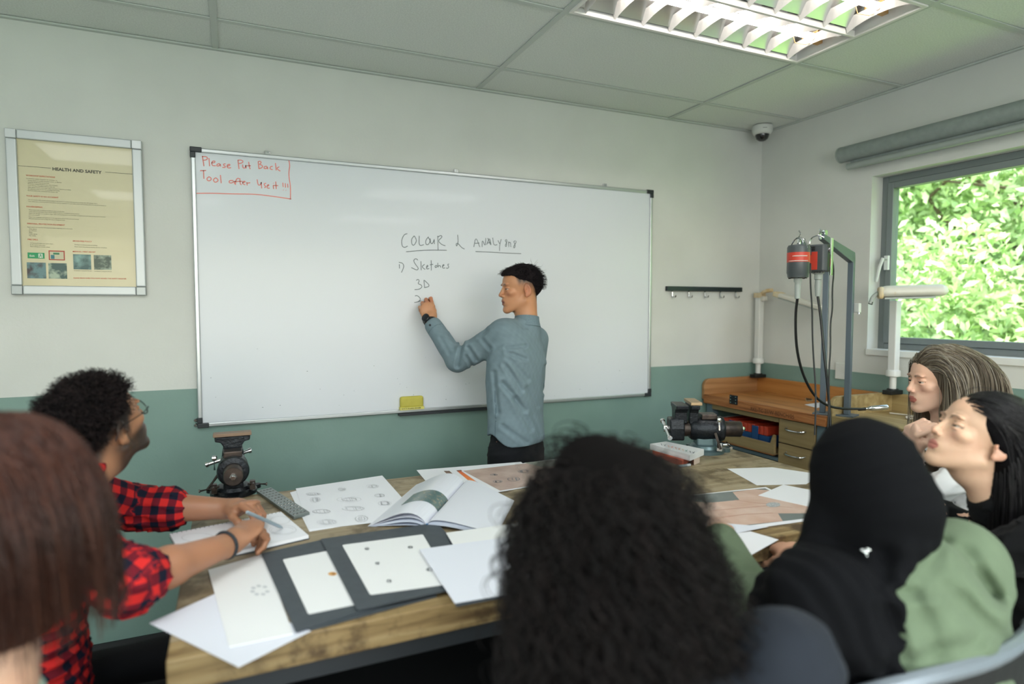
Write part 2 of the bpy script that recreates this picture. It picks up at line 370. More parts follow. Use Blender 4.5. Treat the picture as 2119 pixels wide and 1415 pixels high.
for (tx,ty,sd,lab) in ((6.6,3.4,1,'leafy light green tree outside, left in the window'),(7.2,.9,2,'leafy light green tree outside, right in the window')):
    t=thing('tree',lab,'tree',(0,0,-3),0,'trees outside the window'); r=np.random.default_rng(sd)
    blobs=[((tx+r.uniform(-.8,.9),ty+r.uniform(-1.6,1.6),r.uniform(2.6,7.4)),r.uniform(.5,.9)) for _ in range(46)]
    v,f=leaf_cloud(42000,blobs,.05); fo=fast_mesh('foliage',v,f,leafm,t); fo['kind']='stuff'
    b=MB(); b.tube([(tx+.6,ty,0),(tx+.5,ty+.1,2),(tx+.6,ty-.05,4.5),(tx+.55,ty,7)],[.16,.05],n=10,smooth=1); b.build('trunk',barkm,t,smooth=True)
    b=MB()
    for _ in range(9):
        z=r.uniform(3,6.5); b.tube([(tx+.55,ty,z),(tx+.2+r.uniform(-.5,.5),ty+r.uniform(-.9,.9),z+.5),(tx+r.uniform(-.7,.7),ty+r.uniform(-1.5,1.5),z+.9)],[.035,.008],n=6,smooth=1)
    b.build('branches',barkm,t,smooth=True)
struct(MB().bb((XR+.6,-60,-3.1),(90,90,-3)).build('ground_outside',mat('grass_ground','#6f8f45',.9)))
# outdoor hedge bank behind the trees
t=thing('hedge','dense bright green hedge bank behind the trees outside','hedge',(0,0,-3),0); r=np.random.default_rng(5)
blobs=[((r.uniform(9,10),r.uniform(-7,17),r.uniform(.6,9.5)),r.uniform(.8,1.2)) for _ in range(230)]
v,f=leaf_cloud(60000,blobs,.17); tag(fast_mesh('foliage',v,f,leafm,t),kind='stuff')

# ============================================================ WALL THINGS
Yw=YF
def P3(px,py,off=.0): return onY(px,py,Yw-off)
# ---- whiteboard
BX0,BX1,BZ0,BZ1=-.146,2.257,.979,2.183
wb=thing('whiteboard','wide wall whiteboard with handwritten notes on colour and analysis','whiteboard',(0,0,0))
wbm=mat('whiteboard_enamel','#dee3ea',.36,coat=.08,spec=.5)
MB().bb((BX0+.012,Yw-.014,BZ0+.012),(BX1-.012,Yw-.004,BZ1-.012)).build('board_surface',wbm,wb)
fw_=.018
for a,b_ in (((BX0,Yw-.022,BZ0),(BX1,Yw-.001,BZ0+fw_)),((BX0,Yw-.022,BZ1-fw_),(BX1,Yw-.001,BZ1)),((BX0,Yw-.022,BZ0+fw_),(BX0+fw_,Yw-.001,BZ1-fw_)),((BX1-fw_,Yw-.022,BZ0+fw_),(BX1,Yw-.001,BZ1-fw_))):
    MB().bb(a,b_).build('frame_rail',alu,wb,bevel=.004)
blackp=mat('black_plastic','#2b3034',.45)
for sx,x in ((1,BX0-.003),(-1,BX1+.003)):
    for sz,z in ((1,BZ0-.003),(-1,BZ1+.003)):
        b=MB(); b.bb((x,Yw-.026,z),(x+sx*.046,Yw-.001,z+sz*.021)); b.bb((x,Yw-.026,z+sz*.021),(x+sx*.021,Yw-.001,z+sz*.046)); b.build('corner_cap',blackp,wb,bevel=.003)
for px,py in ((553,316),(943,354),(1250,386)):
    p=P3(px,py); b=MB(); b.box((p.x,Yw-.006,BZ1+.008),(.022,.012,.018)); b.cyl((p.x,Yw-.014,BZ1+.011),(p.x,Yw-.002,BZ1+.011),.004,n=8); b.build('mounting_clip',chrome,wb,bevel=.002)
for dz in (.03,.008):
    b=MB(); b.lathe([(.003,0),(.009,.002),(.006,.006)],(BX0-.010,Yw-.001,BZ0+dz),(0,-1,0),n=12); b.build('mounting_clip',chrome,wb,smooth=True)
b=MB(); b.bb((.74,Yw-.036,BZ0-.012),(1.32,Yw-.002,BZ0-.002)); b.bb((.74,Yw-.038,BZ0-.012),(1.32,Yw-.036,BZ0+.002)); b.build('shadow_ledge',blackp,wb,bevel=.002)  # black ledge standing in for the shadow line under the board
# handwriting, traced stroke by stroke
redm=mat('red_marker','#ee8f86',.5); blkm=mat('black_marker','#5c6a70',.5)
def strokes(o,sc,lst,w,m,name):
    b=MB()
    for s in lst:
        pts=[P3(o[0]+x/sc,o[1]+y/sc,.014) for x,y in s]
        # smooth
        for _ in range(1 if len(s)<3 else 2):
            q=[pts[0]]
            for i in range(len(pts)-1): q+=[pts[i]*.75+pts[i+1]*.25,pts[i]*.25+pts[i+1]*.75]
            q.append(pts[-1]); pts=q
        b.ribbon(pts,w,(0,-1,0),.0006)
    return b.build(name,m,wb)
S1=8.829 # crop scale of the red note (400,310)
red=[[(165,110),(195,300)],[(165,125),(230,120),(265,150),(240,185),(180,190)],[(285,150),(300,300)],
[(330,240),(390,235),(400,205),(350,205),(335,245),(350,290),(410,290)],[(480,250),(430,265),(430,300),(480,290),(490,250),(500,305)],[(590,255),(550,262),(555,285),(590,300),(580,325),(530,320)],[(620,300),(670,285),(665,262),(625,270),(615,310),(640,335),(690,325)],
[(815,185),(835,350)],[(810,190),(880,185),(915,215),(880,245),(830,250)],[(900,270),(905,330),(950,335),(960,280)],[(960,280),(965,340)],[(1010,220),(1030,340),(1045,350)],[(980,290),(1050,290)],
[(1185,215),(1200,350)],[(1180,220),(1225,205),(1245,235),(1200,270),(1255,275),(1270,320),(1205,345)],[(1345,300),(1295,305),(1290,345),(1340,345),(1355,300),(1360,355)],[(1450,300),(1405,310),(1400,350),(1450,362)],[(1500,240),(1515,375)],[(1570,310),(1515,340),(1590,390)],
[(125,382),(235,378)],[(185,370),(195,530)],[(290,490),(245,520),(260,565),(310,565),(335,525),(290,490)],[(410,510),(365,540),(380,590),(430,590),(460,550),(410,510)],[(495,460),(510,610)],
[(730,560),(660,560),(650,600),(710,610),(745,565),(755,625)],[(770,640),(775,560),(810,515),(840,530)],[(745,580),(900,575)],[(850,520),(855,620),(880,640)],[(900,600),(950,590),(940,570),(905,585),(900,620),(950,640)],[(975,590),(985,650)],[(980,610),(1040,600)],
[(1165,540),(1185,650),(1230,640),(1245,590)],[(1240,590),(1250,705)],[(1330,610),(1290,620),(1300,650),(1330,670),(1300,695)],[(1350,665),(1385,650),(1370,630),(1345,660),(1350,700),(1395,700)],[(1460,650),(1468,715)],[(1462,605),(1466,612)],[(1505,580),(1515,715)],[(1455,650),(1550,655)],
[(1635,600),(1642,680)],[(1678,610),(1685,690)],[(1722,620),(1728,690)],[(1642,730),(1646,738)],[(1690,735),(1694,742)],
[(1745,190),(1765,290),(1745,400),(1750,520),(1775,650),(1775,905)],[(50,795),(350,792),(700,805),(1100,808),(1350,835),(1600,870),(1790,900)]]
tag(strokes((400,310),S1,red,.0042,redm,'red_handwriting'),kind='stuff')
S2=7.307
blk1=[[(240,98),(190,110),(150,200),(160,290),(200,310),(245,285)],[(345,130),(300,180),(310,270),(345,275),(385,200),(345,130)],[(420,130),(415,285),(490,265)],[(560,145),(515,200),(520,265),(560,265),(590,200),(550,150)],[(585,170),(590,240),(620,255),(645,190)],[(645,180),(650,255)],[(700,130),(705,345)],[(700,150),(750,120),(770,150),(700,205),(760,265),(815,280)],
[(220,372),(400,355),(600,345),(835,350)],
[(1000,115),(1010,230),(985,295),(975,255),(1000,235),(1060,310),(1105,330)],
[(1245,300),(1275,140),(1335,300)],[(1255,245),(1330,240)],[(1370,300),(1372,180),(1420,300),(1425,165)],[(1440,265),(1485,150),(1505,270)],[(1455,165),(1475,200),(1495,262)],[(1452,240),(1500,230)],[(1530,160),(1545,275),(1600,265)],[(1610,200),(1635,250)],[(1660,180),(1635,270),(1635,360)],[(1740,185),(1715,200),(1745,240),(1735,300),(1715,280),(1745,230),(1745,190)],[(1770,215),(1775,300)],[(1775,235),(1800,225),(1805,300)],[(1875,205),(1845,215),(1865,250),(1870,300),(1850,318),(1845,290),(1880,240),(1885,210)],
[(1270,368),(1500,378),(1750,392),(1960,400)]]
blk=[
[(120,560),(122,625)],[(112,530),(175,545),(190,600),(150,685)],
[(400,500),(370,470),(330,500),(360,560),(410,620),(390,655),(300,610)],[(445,515),(450,650)],[(500,560),(455,600),(510,640)],[(530,610),(555,590),(545,570),(530,595),(530,635),(570,625)],[(600,500),(602,655)],[(580,570),(630,560)],[(680,575),(655,590),(665,615),(690,600),(685,575)],[(700,540),(705,610)],[(705,590),(735,575),(745,610)],[(770,595),(800,575),(785,560),(770,585),(770,620),(810,615)],[(870,555),(845,565),(870,600),(850,625),(825,615)],
[(375,805),(400,785),(425,810),(395,855),(450,870),(465,905),(420,940),(350,945)],[(490,800),(500,915)],[(495,800),(590,890),(500,915)],
[(355,1040),(385,1030),(425,1060),(440,1095),(400,1130),(345,1140)],[(400,1130),(450,1110)]]
tag(strokes((810,470),S2,blk1,.0034,blkm,'handwritten_title'),kind='stuff'); tag(strokes((810,470),S2,blk,.0034,blkm,'handwritten_list'),kind='stuff')
b=MB(); r=np.random.default_rng(3)
for _ in range(34):
    x=r.uniform(BX0+.05,BX1-.1); z=BZ0+.03+abs(r.normal())*.12; b.ribbon([(x,Yw-.014,z),(x+r.uniform(.002,.006),Yw-.014,z+r.uniform(-.002,.002))],r.uniform(.001,.0035),(0,-1,0),.0006)
tag(b.build('smudges',mat('smudge','#9aa4aa',.6),wb),kind='stuff')
# eraser
e0=onY(851,849,Yw-.02); er=thing('board_eraser','yellow felt whiteboard eraser resting at the bottom edge of the board','eraser',(e0.x,Yw-.026-.012,BZ0+.0185))
ym=mat('eraser_yellow','#c9bf52',.6,col2='#beb44a',scale=20)
MB().box((0,.010,.0365),(.118,.030,.058)).build('grip',ym,er,bevel=.012,seg=4)
MB().box((0,.010,.0065),(.120,.032,.013)).build('felt',mat('felt_yellow','#e4dd7a',.8),er)
text_join([('WHITE BOARD ERASER',.0095,Matrix.Translation((-.056,-.0064,.0035))@Matrix.Rotation(PI/2,4,'X'),'LEFT')],mat('eraser_print','#3c3a22',.6),'lettering',er)
# ---- poster
PX0,PX1,PZ0,PZ1=-.781,-.326,1.552,2.19
po=thing('safety_poster','framed cream health and safety notice in a silver snap frame at the left','poster',(0,0,0))
MB().bb((PX0+.02,Yw-.012,PZ0+.02),(PX1-.02,Yw-.004,PZ1-.02)).build('sheet',mat('poster_cream','#d3caa6',.35,coat=.2,col2='#cec6a2',scale=3),po)
rw=.036
for a,b_ in (((PX0+rw,Yw-.024,PZ0),(PX1-rw,Yw-.002,PZ0+rw)),((PX0+rw,Yw-.024,PZ1-rw),(PX1-rw,Yw-.002,PZ1)),((PX0,Yw-.024,PZ0+rw),(PX0+rw,Yw-.002,PZ1-rw)),((PX1-rw,Yw-.024,PZ0+rw),(PX1,Yw-.002,PZ1-rw))):
    MB().bb(a,b_).build('frame_rail',mat('satin_silver','#c3c8ca',.42,metal=.35),po,bevel=.005,seg=3)
for x in (PX0,PX1-rw):
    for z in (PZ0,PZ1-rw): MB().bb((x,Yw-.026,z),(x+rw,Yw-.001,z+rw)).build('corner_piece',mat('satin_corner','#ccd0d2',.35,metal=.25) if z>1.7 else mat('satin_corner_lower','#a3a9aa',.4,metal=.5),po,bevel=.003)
RXM=Matrix.Rotation(PI/2,4,'X')
def pp(u,v,off=.0127): return Matrix.Translation((PX0+rw+u*(PX1-PX0-2*rw),Yw-off,PZ1-rw-v*(PZ1-PZ0-2*rw)))@RXM
# u,v from crop 30..1280 x ~ -? (poster inner area spans crop x 40-1255, y -150-1370)
def uv(cx,cy):
    p=onY(30+cx/5.052,320+cy/5.054,Yw-.012); return (p.x-(PX0+rw))/(PX1-PX0-2*rw),(PZ1-rw-p.z)/(PZ1-PZ0-2*rw)
def pt(cx,cy): return pp(*uv(cx,cy))
inkb=mat('print_black','#3f413a',.6); inkr=mat('print_red','#c4573f',.6); inkg=mat('print_grey','#8b8871',.6)
text_join([('HEALTH AND SAFETY',.0168,pt(396,163),'LEFT')],inkb,'title',po)
for a,c in (((38,115),(382,140)),((948,183),(1250,205))):
    p,q=onY(30+a[0]/5.052,320+a[1]/5.054,Yw-.012),onY(30+c[0]/5.052,320+c[1]/5.054,Yw-.012); q.z=p.z if a[0]<100 else q.z; p.z=q.z
    MB().ribbon([p,q],.0014,(0,-1,0),.0007).build('title_rule',inkb,po)
tag(text_join([('WORKSHOP EXPECTATIONS',.0072,pt(120,222),'LEFT'),('YOUR SAFETY IS NO ACCIDENT',.0072,pt(124,436),'LEFT'),('HOUSEKEEPING',.0072,pt(124,548),'LEFT'),('PERSONAL PROTECTION EQUIPMENT',.0072,pt(132,726),'LEFT'),('FIRE DRILL',.0072,pt(138,892),'LEFT'),('SMOKE-FREE POLICY',.0070,pt(608,908),'LEFT'),('MEDICAL / FIRST AID KIT',.0070,pt(608,1018),'LEFT'),('PLEASE MAKE SURE YOU HAVE SIGNED THE SAFETY REGISTER',.0066,pt(616,1295),'LEFT')],inkr,'red_headings',po),kind='stuff')
body=[(120,252,'You should be suitably dressed for the workshop - i.e.'),(140,272,'Strong, closed and sensible footwear is worn - no flip flops'),(140,290,'Long hair should always be tied back'),(140,308,'Protective clothing should be worn when necessary'),(140,326,'Loose clothing or jewellery must be made safe'),(140,344,'Safety glasses must be worn when using machinery or hazardous processes'),(140,361,'Ear defenders must be worn for prolonged hammering'),(140,378,'Food and drink to be consumed in the canteen only'),
(146,474,'Do not interfere with another persons safety in any manner or conduct with any tool or activity that will endanger others'),(146,492,'Your safety sense of personal know how allows common experience to your safety which will be strictly enforced under all circumstances'),
(150,580,'Please ensure that workplaces are left in a clean and tidy state'),(150,597,'Cloth materials and waste sheets are for designated places in workshop and the industry'),(150,615,'Report any damages or a condition of gas, water and clearing items in an immediate workplace you must keep and leave your tool down'),(150,632,'and tools properly'),(150,655,'Report any equipment and equipment to the appropriate placed when you have finished'),(150,672,'Place personal items such as bags and coats in designated areas'),
(134,760,'Please ensure you have the following items before beginning work in the studio'),(152,780,'Safety glasses'),(152,797,'Ear defenders'),(152,814,'Masks'),(152,832,'Rubber gloves'),(152,850,'Hair bobble'),
(164,928,'On hearing the alarm you need to leave'),(164,946,'by the nearest exit to you'),(164,964,'Never attempt to re-enter, please'),(628,945,'Smoking is prohibited inside our buildings'),(628,966,'Please respect this policy by smoking well clear of buildings'),(622,1216,'St-Ophelia 1 / along the first aid'),(836,1222,'St-Ophelia 2 / along the first aid')]
tag(text_join([(s,.0046,pt(x,y),'LEFT') for x,y,s in body],inkg,'small_print',po),kind='stuff')
def pr(name,x0,y0,x1,y1,m,off=.0007,**k):
    a=onY(30+x0/5.052,320+y0/5.054,Yw-.012); c=onY(30+x1/5.052,320+y1/5.054,Yw-.012)
    MB().add([(a.x,Yw-.012-off,a.z),(c.x,Yw-.012-off,a.z),(c.x,Yw-.012-off,c.z),(a.x,Yw-.012-off,c.z)],[(0,1,2,3)]).build(name,m,po)
pr('exit_pictogram',136,1022,316,1088,mat('exit_green','#2f9a63',.5))
pr('exit_pictogram',250,1034,296,1080,mat('exit_white','#dfe6d8',.5),.0011)
text_join([('Exit',.0105,pp(*uv(158,1066),off=.0133),'LEFT')],MATS['exit_white'],'exit_word',po)
b=MB()  # running figure
for s in ([(275,1040),(272,1056)],[(272,1056),(262,1066),(258,1076)],[(272,1056),(282,1064),(284,1076)],[(258,1050),(272,1044),(286,1054)]):
    b.ribbon([onY(30+x/5.052,320+y/5.054,Yw-.0131) for x,y in s],.002,(0,-1,0),.0004)
b.build('running_figure',MATS['exit_green'],po)
pr('red_border',356,1000,528,1106,mat('plan_red','#b5493b',.5)); pr('plan_sheet',368,1012,516,1096,mat('plan_cream','#cfc9ab',.5),.001)
pr('plan_blocks',380,1048,420,1090,mat('plan_blue','#3d7b86',.5),.0012); pr('plan_blocks',405,1024,470,1046,mat('plan_green','#4b8a63',.5),.0012)
ph=[(mat('photo_a','#64878a',.4,col2='#3e3437',scale=26,contrast=(.42,.58)),128,1125,334,1295),(mat('photo_b','#a9b9a4',.4,col2='#3d5a57',scale=30,contrast=(.42,.58)),352,1132,552,1298),(mat('photo_c','#83a8a2',.4,col2='#41605f',scale=22,contrast=(.4,.6)),612,1040,804,1202),(mat('photo_d','#a6b5a2',.4,col2='#4c5c4f',scale=28,contrast=(.42,.58)),828,1048,1016,1206)]
for m,x0,y0,x1,y1 in ph: pr('photo_print',x0,y0,x1,y1,m)
# ---- hook rail
h0,h1=onY(1381,597,Yw-.02),onY(1536,599,Yw-.02); hk=thing('coat_rack','black wall rail with five steel hooks right of the whiteboard','coat rack')
zc=(h0.z+h1.z)/2; MB().bb((h0.x,Yw-.022,zc-.014),(h1.x,Yw-.0,zc+.014)).build('rail',mat('rail_black','#2f3a3d',.3,metal=.6),hk,bevel=.002)
for k in range(5):
    x=h0.x+.045+k*(h1.x-h0.x-.09)/4; b=MB(); z=zc-.014
    b.tube([(x,Yw-.01,z+.004),(x,Yw-.010,z-.032),(x,Yw-.014,z-.038),(x+.004,Yw-.034,z-.038),(x+.004,Yw-.038,z-.026)],.0042,n=8,smooth=1); b.build('hook',chrome,hk,smooth=True)
# ---- dome camera
dc=thing('dome_camera','white ceiling dome security camera in the far corner','security camera',(2.985,2.90,ZC))
wp=mat('white_plastic','#d9dcd8',.4)
MB().lathe([(.058,0),(.06,-.012),(.06,-.03),(.052,-.048),(.044,-.052)],(0,0,0),n=32).build('housing',wp,dc,smooth=True)
MB().lathe([(.041,-.050),(.040,-.06),(.033,-.078),(.018,-.089),(.002,-.092)],(0,0,0),n=28).build('dome',mat('smoked_dome','#1d1c1e',.08,coat=.5),dc,smooth=True)
MB().box((-.03,-.05,-.024),(.024,.003,.003),rot=Matrix.Rotation(-.5,3,'Z')).build('badge',mat('badge_grey','#555b58',.4),dc)
# ---- wall socket
s0=onX(1745,768,XR); so=thing('wall_socket','white plug socket on the right wall behind the steel posts','socket')
MB().bb((XR-.009,s0.y-.045,s0.z-.045),(XR,s0.y+.045,s0.z+.045)).build('plate',wp,so,bevel=.002)
MB().bb((XR-.013,s0.y-.03,s0.z-.005),(XR-.008,s0.y-.012,s0.z+.02)).build('switch',wp,so,bevel=.001)
# ============================================================ WORK TABLE
TZ=.86; TX0,TX1,TY0,TY1=-.124,2.06,1.255,2.285
tw=wood('table_wood','#aa9d84','#998a6e','#807054','X',2.2,.5,dirt='#66583f',bump=.3)
tw2=wood('table_wood_edge','#a9946c','#8f7850','#654f32','X',3.5,.55,dirt='#4f3d26',bump=.4)
steel=mat('dark_steel','#33383d',.5,metal=.3)
tb=thing('work_table','long worn plywood work table covered with papers in the middle of the room','table',((TX0+TX1)/2,(TY0+TY1)/2,0))
def rel(o_,p): return Vector(p)-Vector(o_.location)
cx,cy=(TX0+TX1)/2,(TY0+TY1)/2
MB().bb((TX0-cx,TY0+.075-cy,TZ-.062),(TX1-cx,TY1-cy,TZ)).build('tabletop',tw,tb,bevel=.003)
MB().bb((TX0-cx,TY0-cy,TZ-.064),(TX1-cx,TY0+.0735-cy,TZ-.0005)).build('edge_board',tw2,tb,bevel=.004)
b=MB()
for y in (TY0+.05,TY1-.11): b.bb((TX0+.05-cx,y-cy,TZ-.125),(TX1-.05-cx,y+.05-cy,TZ-.0645))
for x in (TX0+.05,TX1-.10): b.bb((x-cx,TY0+.1-cy,TZ-.125),(x+.05-cx,TY1-.11-cy,TZ-.0645))
b.build('under_frame',steel,tb,bevel=.002)
for x in (TX0+.05,TX1-.11):
    for y in (TY0+.05,TY1-.11):
        b=MB(); b.bb((x-cx,y-cy,.012),(x+.06-cx,y+.06-cy,TZ-.125)); b.bb((x-.01-cx,y-.01-cy,0),(x+.07-cx,y+.07-cy,.012)); b.build('leg',steel,tb)
MB().bb((TX0+.12-cx,TY0+.2-cy,.28),(TX1-.12-cx,TY1-.2-cy,.30)).build('lower_shelf',mat('shelf_black','#17181a',.7),tb)
MB().bb((TX0+.04-cx,TY1-.058-cy,.3),(TX1-.04-cx,TY1-.05-cy,TZ-.0645)).build('modesty_panel',steel,tb)

def tag_stuff(b,n,m,p): return tag(b.build(n,m,p),kind='stuff')
# ---- papers
wpap=mat('paper_white','#ebedf3',.55); wpap2=mat('paper_cool','#e0e4ef',.55); cream_p=mat('paper_warm','#e9ebec',.55); blkc=mat('black_card','#454c52',.6,col2='#40474d',scale=40)
def ctr(ps): s=Vector((0,0,0)); [s.__iadd__(p) for p in ps]; return s/len(ps)
def round_poly(ps,r,n=4):
    out=[]; m=len(ps)
    for i in range(m):
        p=ps[i]; a=(ps[i-1]-p).normalized(); c=(ps[(i+1)%m]-p).normalized()
        for k in range(n+1):
            t=k/n; out.append(p+a*r*(1-t)**2+c*r*t**2)
    return out
def sheet(name,label,cat,px,z0,th,m,group=None,r=0,lift=None):
    ps=[onZ(x,y,z0) for x,y in px]; c=ctr(ps)
    t=thing(name,label,cat,(c.x,c.y,z0),0,group)
    q=[p-c for p in ps]
    if r: q=round_poly(q,r)
    for p in q: p.z=0
    MB().prism(q,(0,0,th)).build('sheet',m,t); t['_z']=z0+th
    return t
def decal(t,name,pts,m,dz=.0003):
    z=t['_z']+dz; v=[onZ(x,y,z)-t.location for x,y in pts]
    return MB().add(v,[tuple(range(len(v)))]).build(name,m,t)
def decal_ell(t,name,items,m,dz=.0003,n=20):
    b=MB()
    for (x,y,rx,ry) in items:
        v=[onZ(x+rx*math.cos(2*PI*k/n),y+ry*math.sin(2*PI*k/n),t['_z']+dz)-t.location for k in range(n)]; b.add(v,[tuple(range(n))])
    return b.build(name,m,t)
def decal_stroke(t,name,lst,w,m,dz=.0005):
    b=MB()
    for s in lst: b.ribbon([onZ(x,y,t['_z']+dz)-t.location for x,y in s],w,(0,0,1),0)
    return tag(b.build(name,m,t),kind='stuff')
def spot(t,name,items,w,m,seed=1):
    """small pencil-like scribbled jewel sketch: items x,y,rx,ry"""
    r=np.random.default_rng(seed); L=[]
    for (x,y,rx,ry) in items:
        for k in range(5):
            f=.35+.65*r.random(); a0=r.random()*6; L.append([(x+rx*f*math.cos(a0+a),y+ry*f*math.sin(a0+a)) for a in np.linspace(0,4+2*r.random(),12)])
        for k in range(5): u=(r.random()-.5)*1.2; L.append([(x+rx*u,y-ry*.6),(x+rx*(u+.15),y+ry*.6)])
    return decal_stroke(t,name,L,w,m)
pencil=mat('pencil_grey','#c9ccd0',.6); pencil2=mat('pencil_dark','#b0b5b8',.6)
z=TZ+.0004
u1=sheet('paper_sheet','plain white sheet peeking out under the jewellery sketch sheet','paper',[(600,1019),(640,1008),(826,1070),(640,1100)],z,.0006,wpap)
s1=sheet('sketch_sheet','large white sheet with rows of pencil jewellery sketches beside the drilled steel plate','paper',[(612,1011),(791,984),(868,1070),(641,1097)],z+.0009,.0008,wpap)
spot(s1,'pencil_sketch',[(648,1022,16,3),(707,1012,9,4),(771,1006,14,4),(653,1034,12,6),(785,1025,15,5),(722,1033,27,6),(796,1041,15,6),(665,1058,22,5),(730,1052,25,5),(677,1080,22,6),(748,1073,14,7)],.0011,pencil,4)
# color chart sheet and photo poster
k1=sheet('colour_chart_sheet','white sheet printed with two tall orange and brown colour bars','paper',[(862,973),(1078,956),(1133,1000),(908,1028)],z,.0012,wpap)
bar=bpy.data.materials.new('orange_gradient'); bar.use_nodes=True
def gradient_mat(name,c,axis=0,stops=(0,.35,.7,1)):
    m=bpy.data.materials.new(name); m.use_nodes=True; nt=m.node_tree; b=nt.nodes['Principled BSDF']; b.inputs['Roughness'].default_value=.4
    a=nt.nodes.new('ShaderNodeAttribute'); a.attribute_name='t'; r=nt.nodes.new('ShaderNodeValToRGB'); e=r.color_ramp.elements
    e[0].color=lin(c[0]); e[0].position=stops[0]; e[1].color=lin(c[-1]); e[1].position=stops[-1]
    for s,cc in zip(stops[1:-1],c[1:-1]): k=e.new(s); k.color=lin(cc)
    nt.links.new(a.outputs['Fac'],r.inputs[0]); nt.links.new(r.outputs[0],b.inputs['Base Color']); return m
bpy.data.materials.remove(bar)
def gbar(t,name,quad,m,n=10,dz=.0004):
    z=t['_z']+dz; a,b_,c,d=[onZ(x,y,z)-t.location for x,y in quad]; vs=[];ts=[]
    for i in range(n+1): u=i/n; vs+=[a.lerp(d,u),b_.lerp(c,u)]; ts+=[u,u]
    o=MB().add(vs,[(2*i,2*i+1,2*i+3,2*i+2) for i in range(n)]).build(name,m,t)
    at=o.data.attributes.new('t','FLOAT','POINT'); at.data.foreach_set('value',ts); return o
gbar(k1,'colour_bar',[(918,974),(930,974),(973,1012),(962,1015)],gradient_mat('bar_brown',['#5c4a3c','#9a5a3e','#d0653c','#e8a46a']))
gbar(k1,'colour_bar',[(944,973),(954,972),(1001,1009),(990,1011)],gradient_mat('bar_orange',['#4a4038','#e06a2c','#f08a3c','#f2b27a'],stops=(0,.12,.6,1)))
ka=mat('skin_print','#cbb2a6',.35,col2='#b89a8c',scale=14,coat=.3)
k2=sheet('photo_print','glossy print of pale skin and a fine necklace, on top of the colour chart','photo print',[(955,975),(1150,950),(1230,985),(1020,1020)],z+.0016,.0012,wpap)
decal(k2,'printed_picture',[(958,974),(1150,951),(1225,984),(1035,1015)],ka)
decal(k2,'printed_shadow',[(1085,957),(1150,951),(1180,962),(1120,966)],mat('print_grey_green','#8d9186',.4),.0006)
spot(k2,'printed_necklace',[(1063,991,14,5),(1030,996,10,3),(1085,975,16,4),(1022,982,9,2)],.0011,mat('print_necklace','#6e7780',.5),9)
# black mats
mA=sheet('mounting_board','black mounting board lying lowest under the two framed cards','mounting board',[(560,1150),(800,1120),(905,1235),(640,1306)],z,.004,blkc,'black mounting boards',r=.004)
mA['label']='lowest black mounting board, only its front edge showing under the card boards'
m1=sheet('card_board','black board with a white card bearing a small amber gem, left of the dotted card','mounting board',[(541,1147),(690,1113),(862,1232),(612,1309)],z+.0044,.003,blkc,'black mounting boards',r=.004)
w1_=sheet('mounted_card','white card with a small amber gem drawing on the left black board','card',[(585,1158),(700,1136),(790,1240),(638,1271)],z+.0078,.001,cream_p,r=.006)
decal_ell(w1_,'gem_drawing',[(688,1187,9,4)],mat('amber_print','#d9a45c',.5)); decal_ell(w1_,'gem_drawing',[(690,1187,4,2.5)],mat('amber_dark','#a8733a',.5),.0006)
m2=sheet('card_board','wide black board with a white card of tiny jewel sketches, nearest the open magazine','mounting board',[(664,1117),(905,1083),(1010,1205),(739,1264)],z+.0096,.003,blkc,'black mounting boards',r=.004)
w2_=sheet('mounted_card','white card with tiny dotted jewel sketches on the right black board','card',[(708,1128),(875,1106),(935,1208),(766,1231)],z+.0130,.001,cream_p,r=.006)
spot(w2_,'jewel_sketch',[(759,1135,5,3),(849,1132,7,4),(781,1165,5,3),(805,1202,6,4),(889,1178,8,4)],.0012,pencil2,5)
# white sheets in the middle front
m3=sheet('mounting_board','dark board under the blank white sheets beside the curly-haired woman','mounting board',[(905,1150),(1080,1130),(1130,1220),(944,1256)],z+.0140,.003,blkc,'black mounting boards')
p4=sheet('paper_sheet','blank white sheet with a stepped corner beside the curly-haired woman, under the top sheet','paper',[(923,1103),(1075,1082),(1160,1180),(990,1215)],z+.0175,.0012,cream_p)
p3=sheet('paper_sheet','topmost blank white sheet beside the curly-haired woman','paper',[(868,1137),(1050,1112),(1120,1218),(941,1249)],z+.0190,.0012,wpap2)
# left sheets
p1=sheet('paper_sheet','big blank cool-white sheet hanging over the front left corner of the table','paper',[(309,1290),(448,1228),(643,1306),(494,1381)],z,.0012,wpap2)
p2=sheet('paper_sheet','tall white sheet with a small cluster of pale petal marks, left of the black boards','paper',[(431,1180),(546,1146),(607,1312),(474,1340)],z+.0016,.0014,cream_p)
decal_ell(p2,'petal_mark',[(538+16*math.cos(a),1221+9*math.sin(a),5,2.6) for a in np.linspace(.3,5.4,7)],mat('petal_print','#c6cace',.6))
# right-hand papers
r0=sheet('photo_print','large glossy print of two hands with a ring on a grey ground','photo print',[(1380,1030),(1585,1008),(1712,1072),(1440,1110)],z,.0012,wpap)
skp=mat('hand_print','#dcc0b2',.3,col2='#cda693',scale=9,coat=.3); gyp=mat('print_slate','#6d7777',.35,coat=.3)
decal(r0,'print_ground',[(1384,1029),(1583,1010),(1704,1068),(1440,1100)],gyp)
decal(r0,'printed_hand',[(1384,1030),(1460,1040),(1480,1039),(1530,1034),(1516,1018),(1560,1012),(1590,1014),(1630,1028),(1665,1046),(1700,1058),(1690,1062),(1610,1062),(1620,1078),(1445,1096)],skp,.0006)
decal_stroke(r0,'finger_line',[[(1460,1058),(1520,1052),(1590,1046),(1640,1050)],[(1480,1072),(1540,1064),(1600,1061)],[(1520,1034),(1560,1040),(1610,1044)]],.003,mat('print_crease','#b98570',.4),.0009)
decal_ell(r0,'printed_ring',[(1600,1044,15,5)],mat('print_ring','#c9ccce',.3,col2='#8f9498',scale=300),.0012)
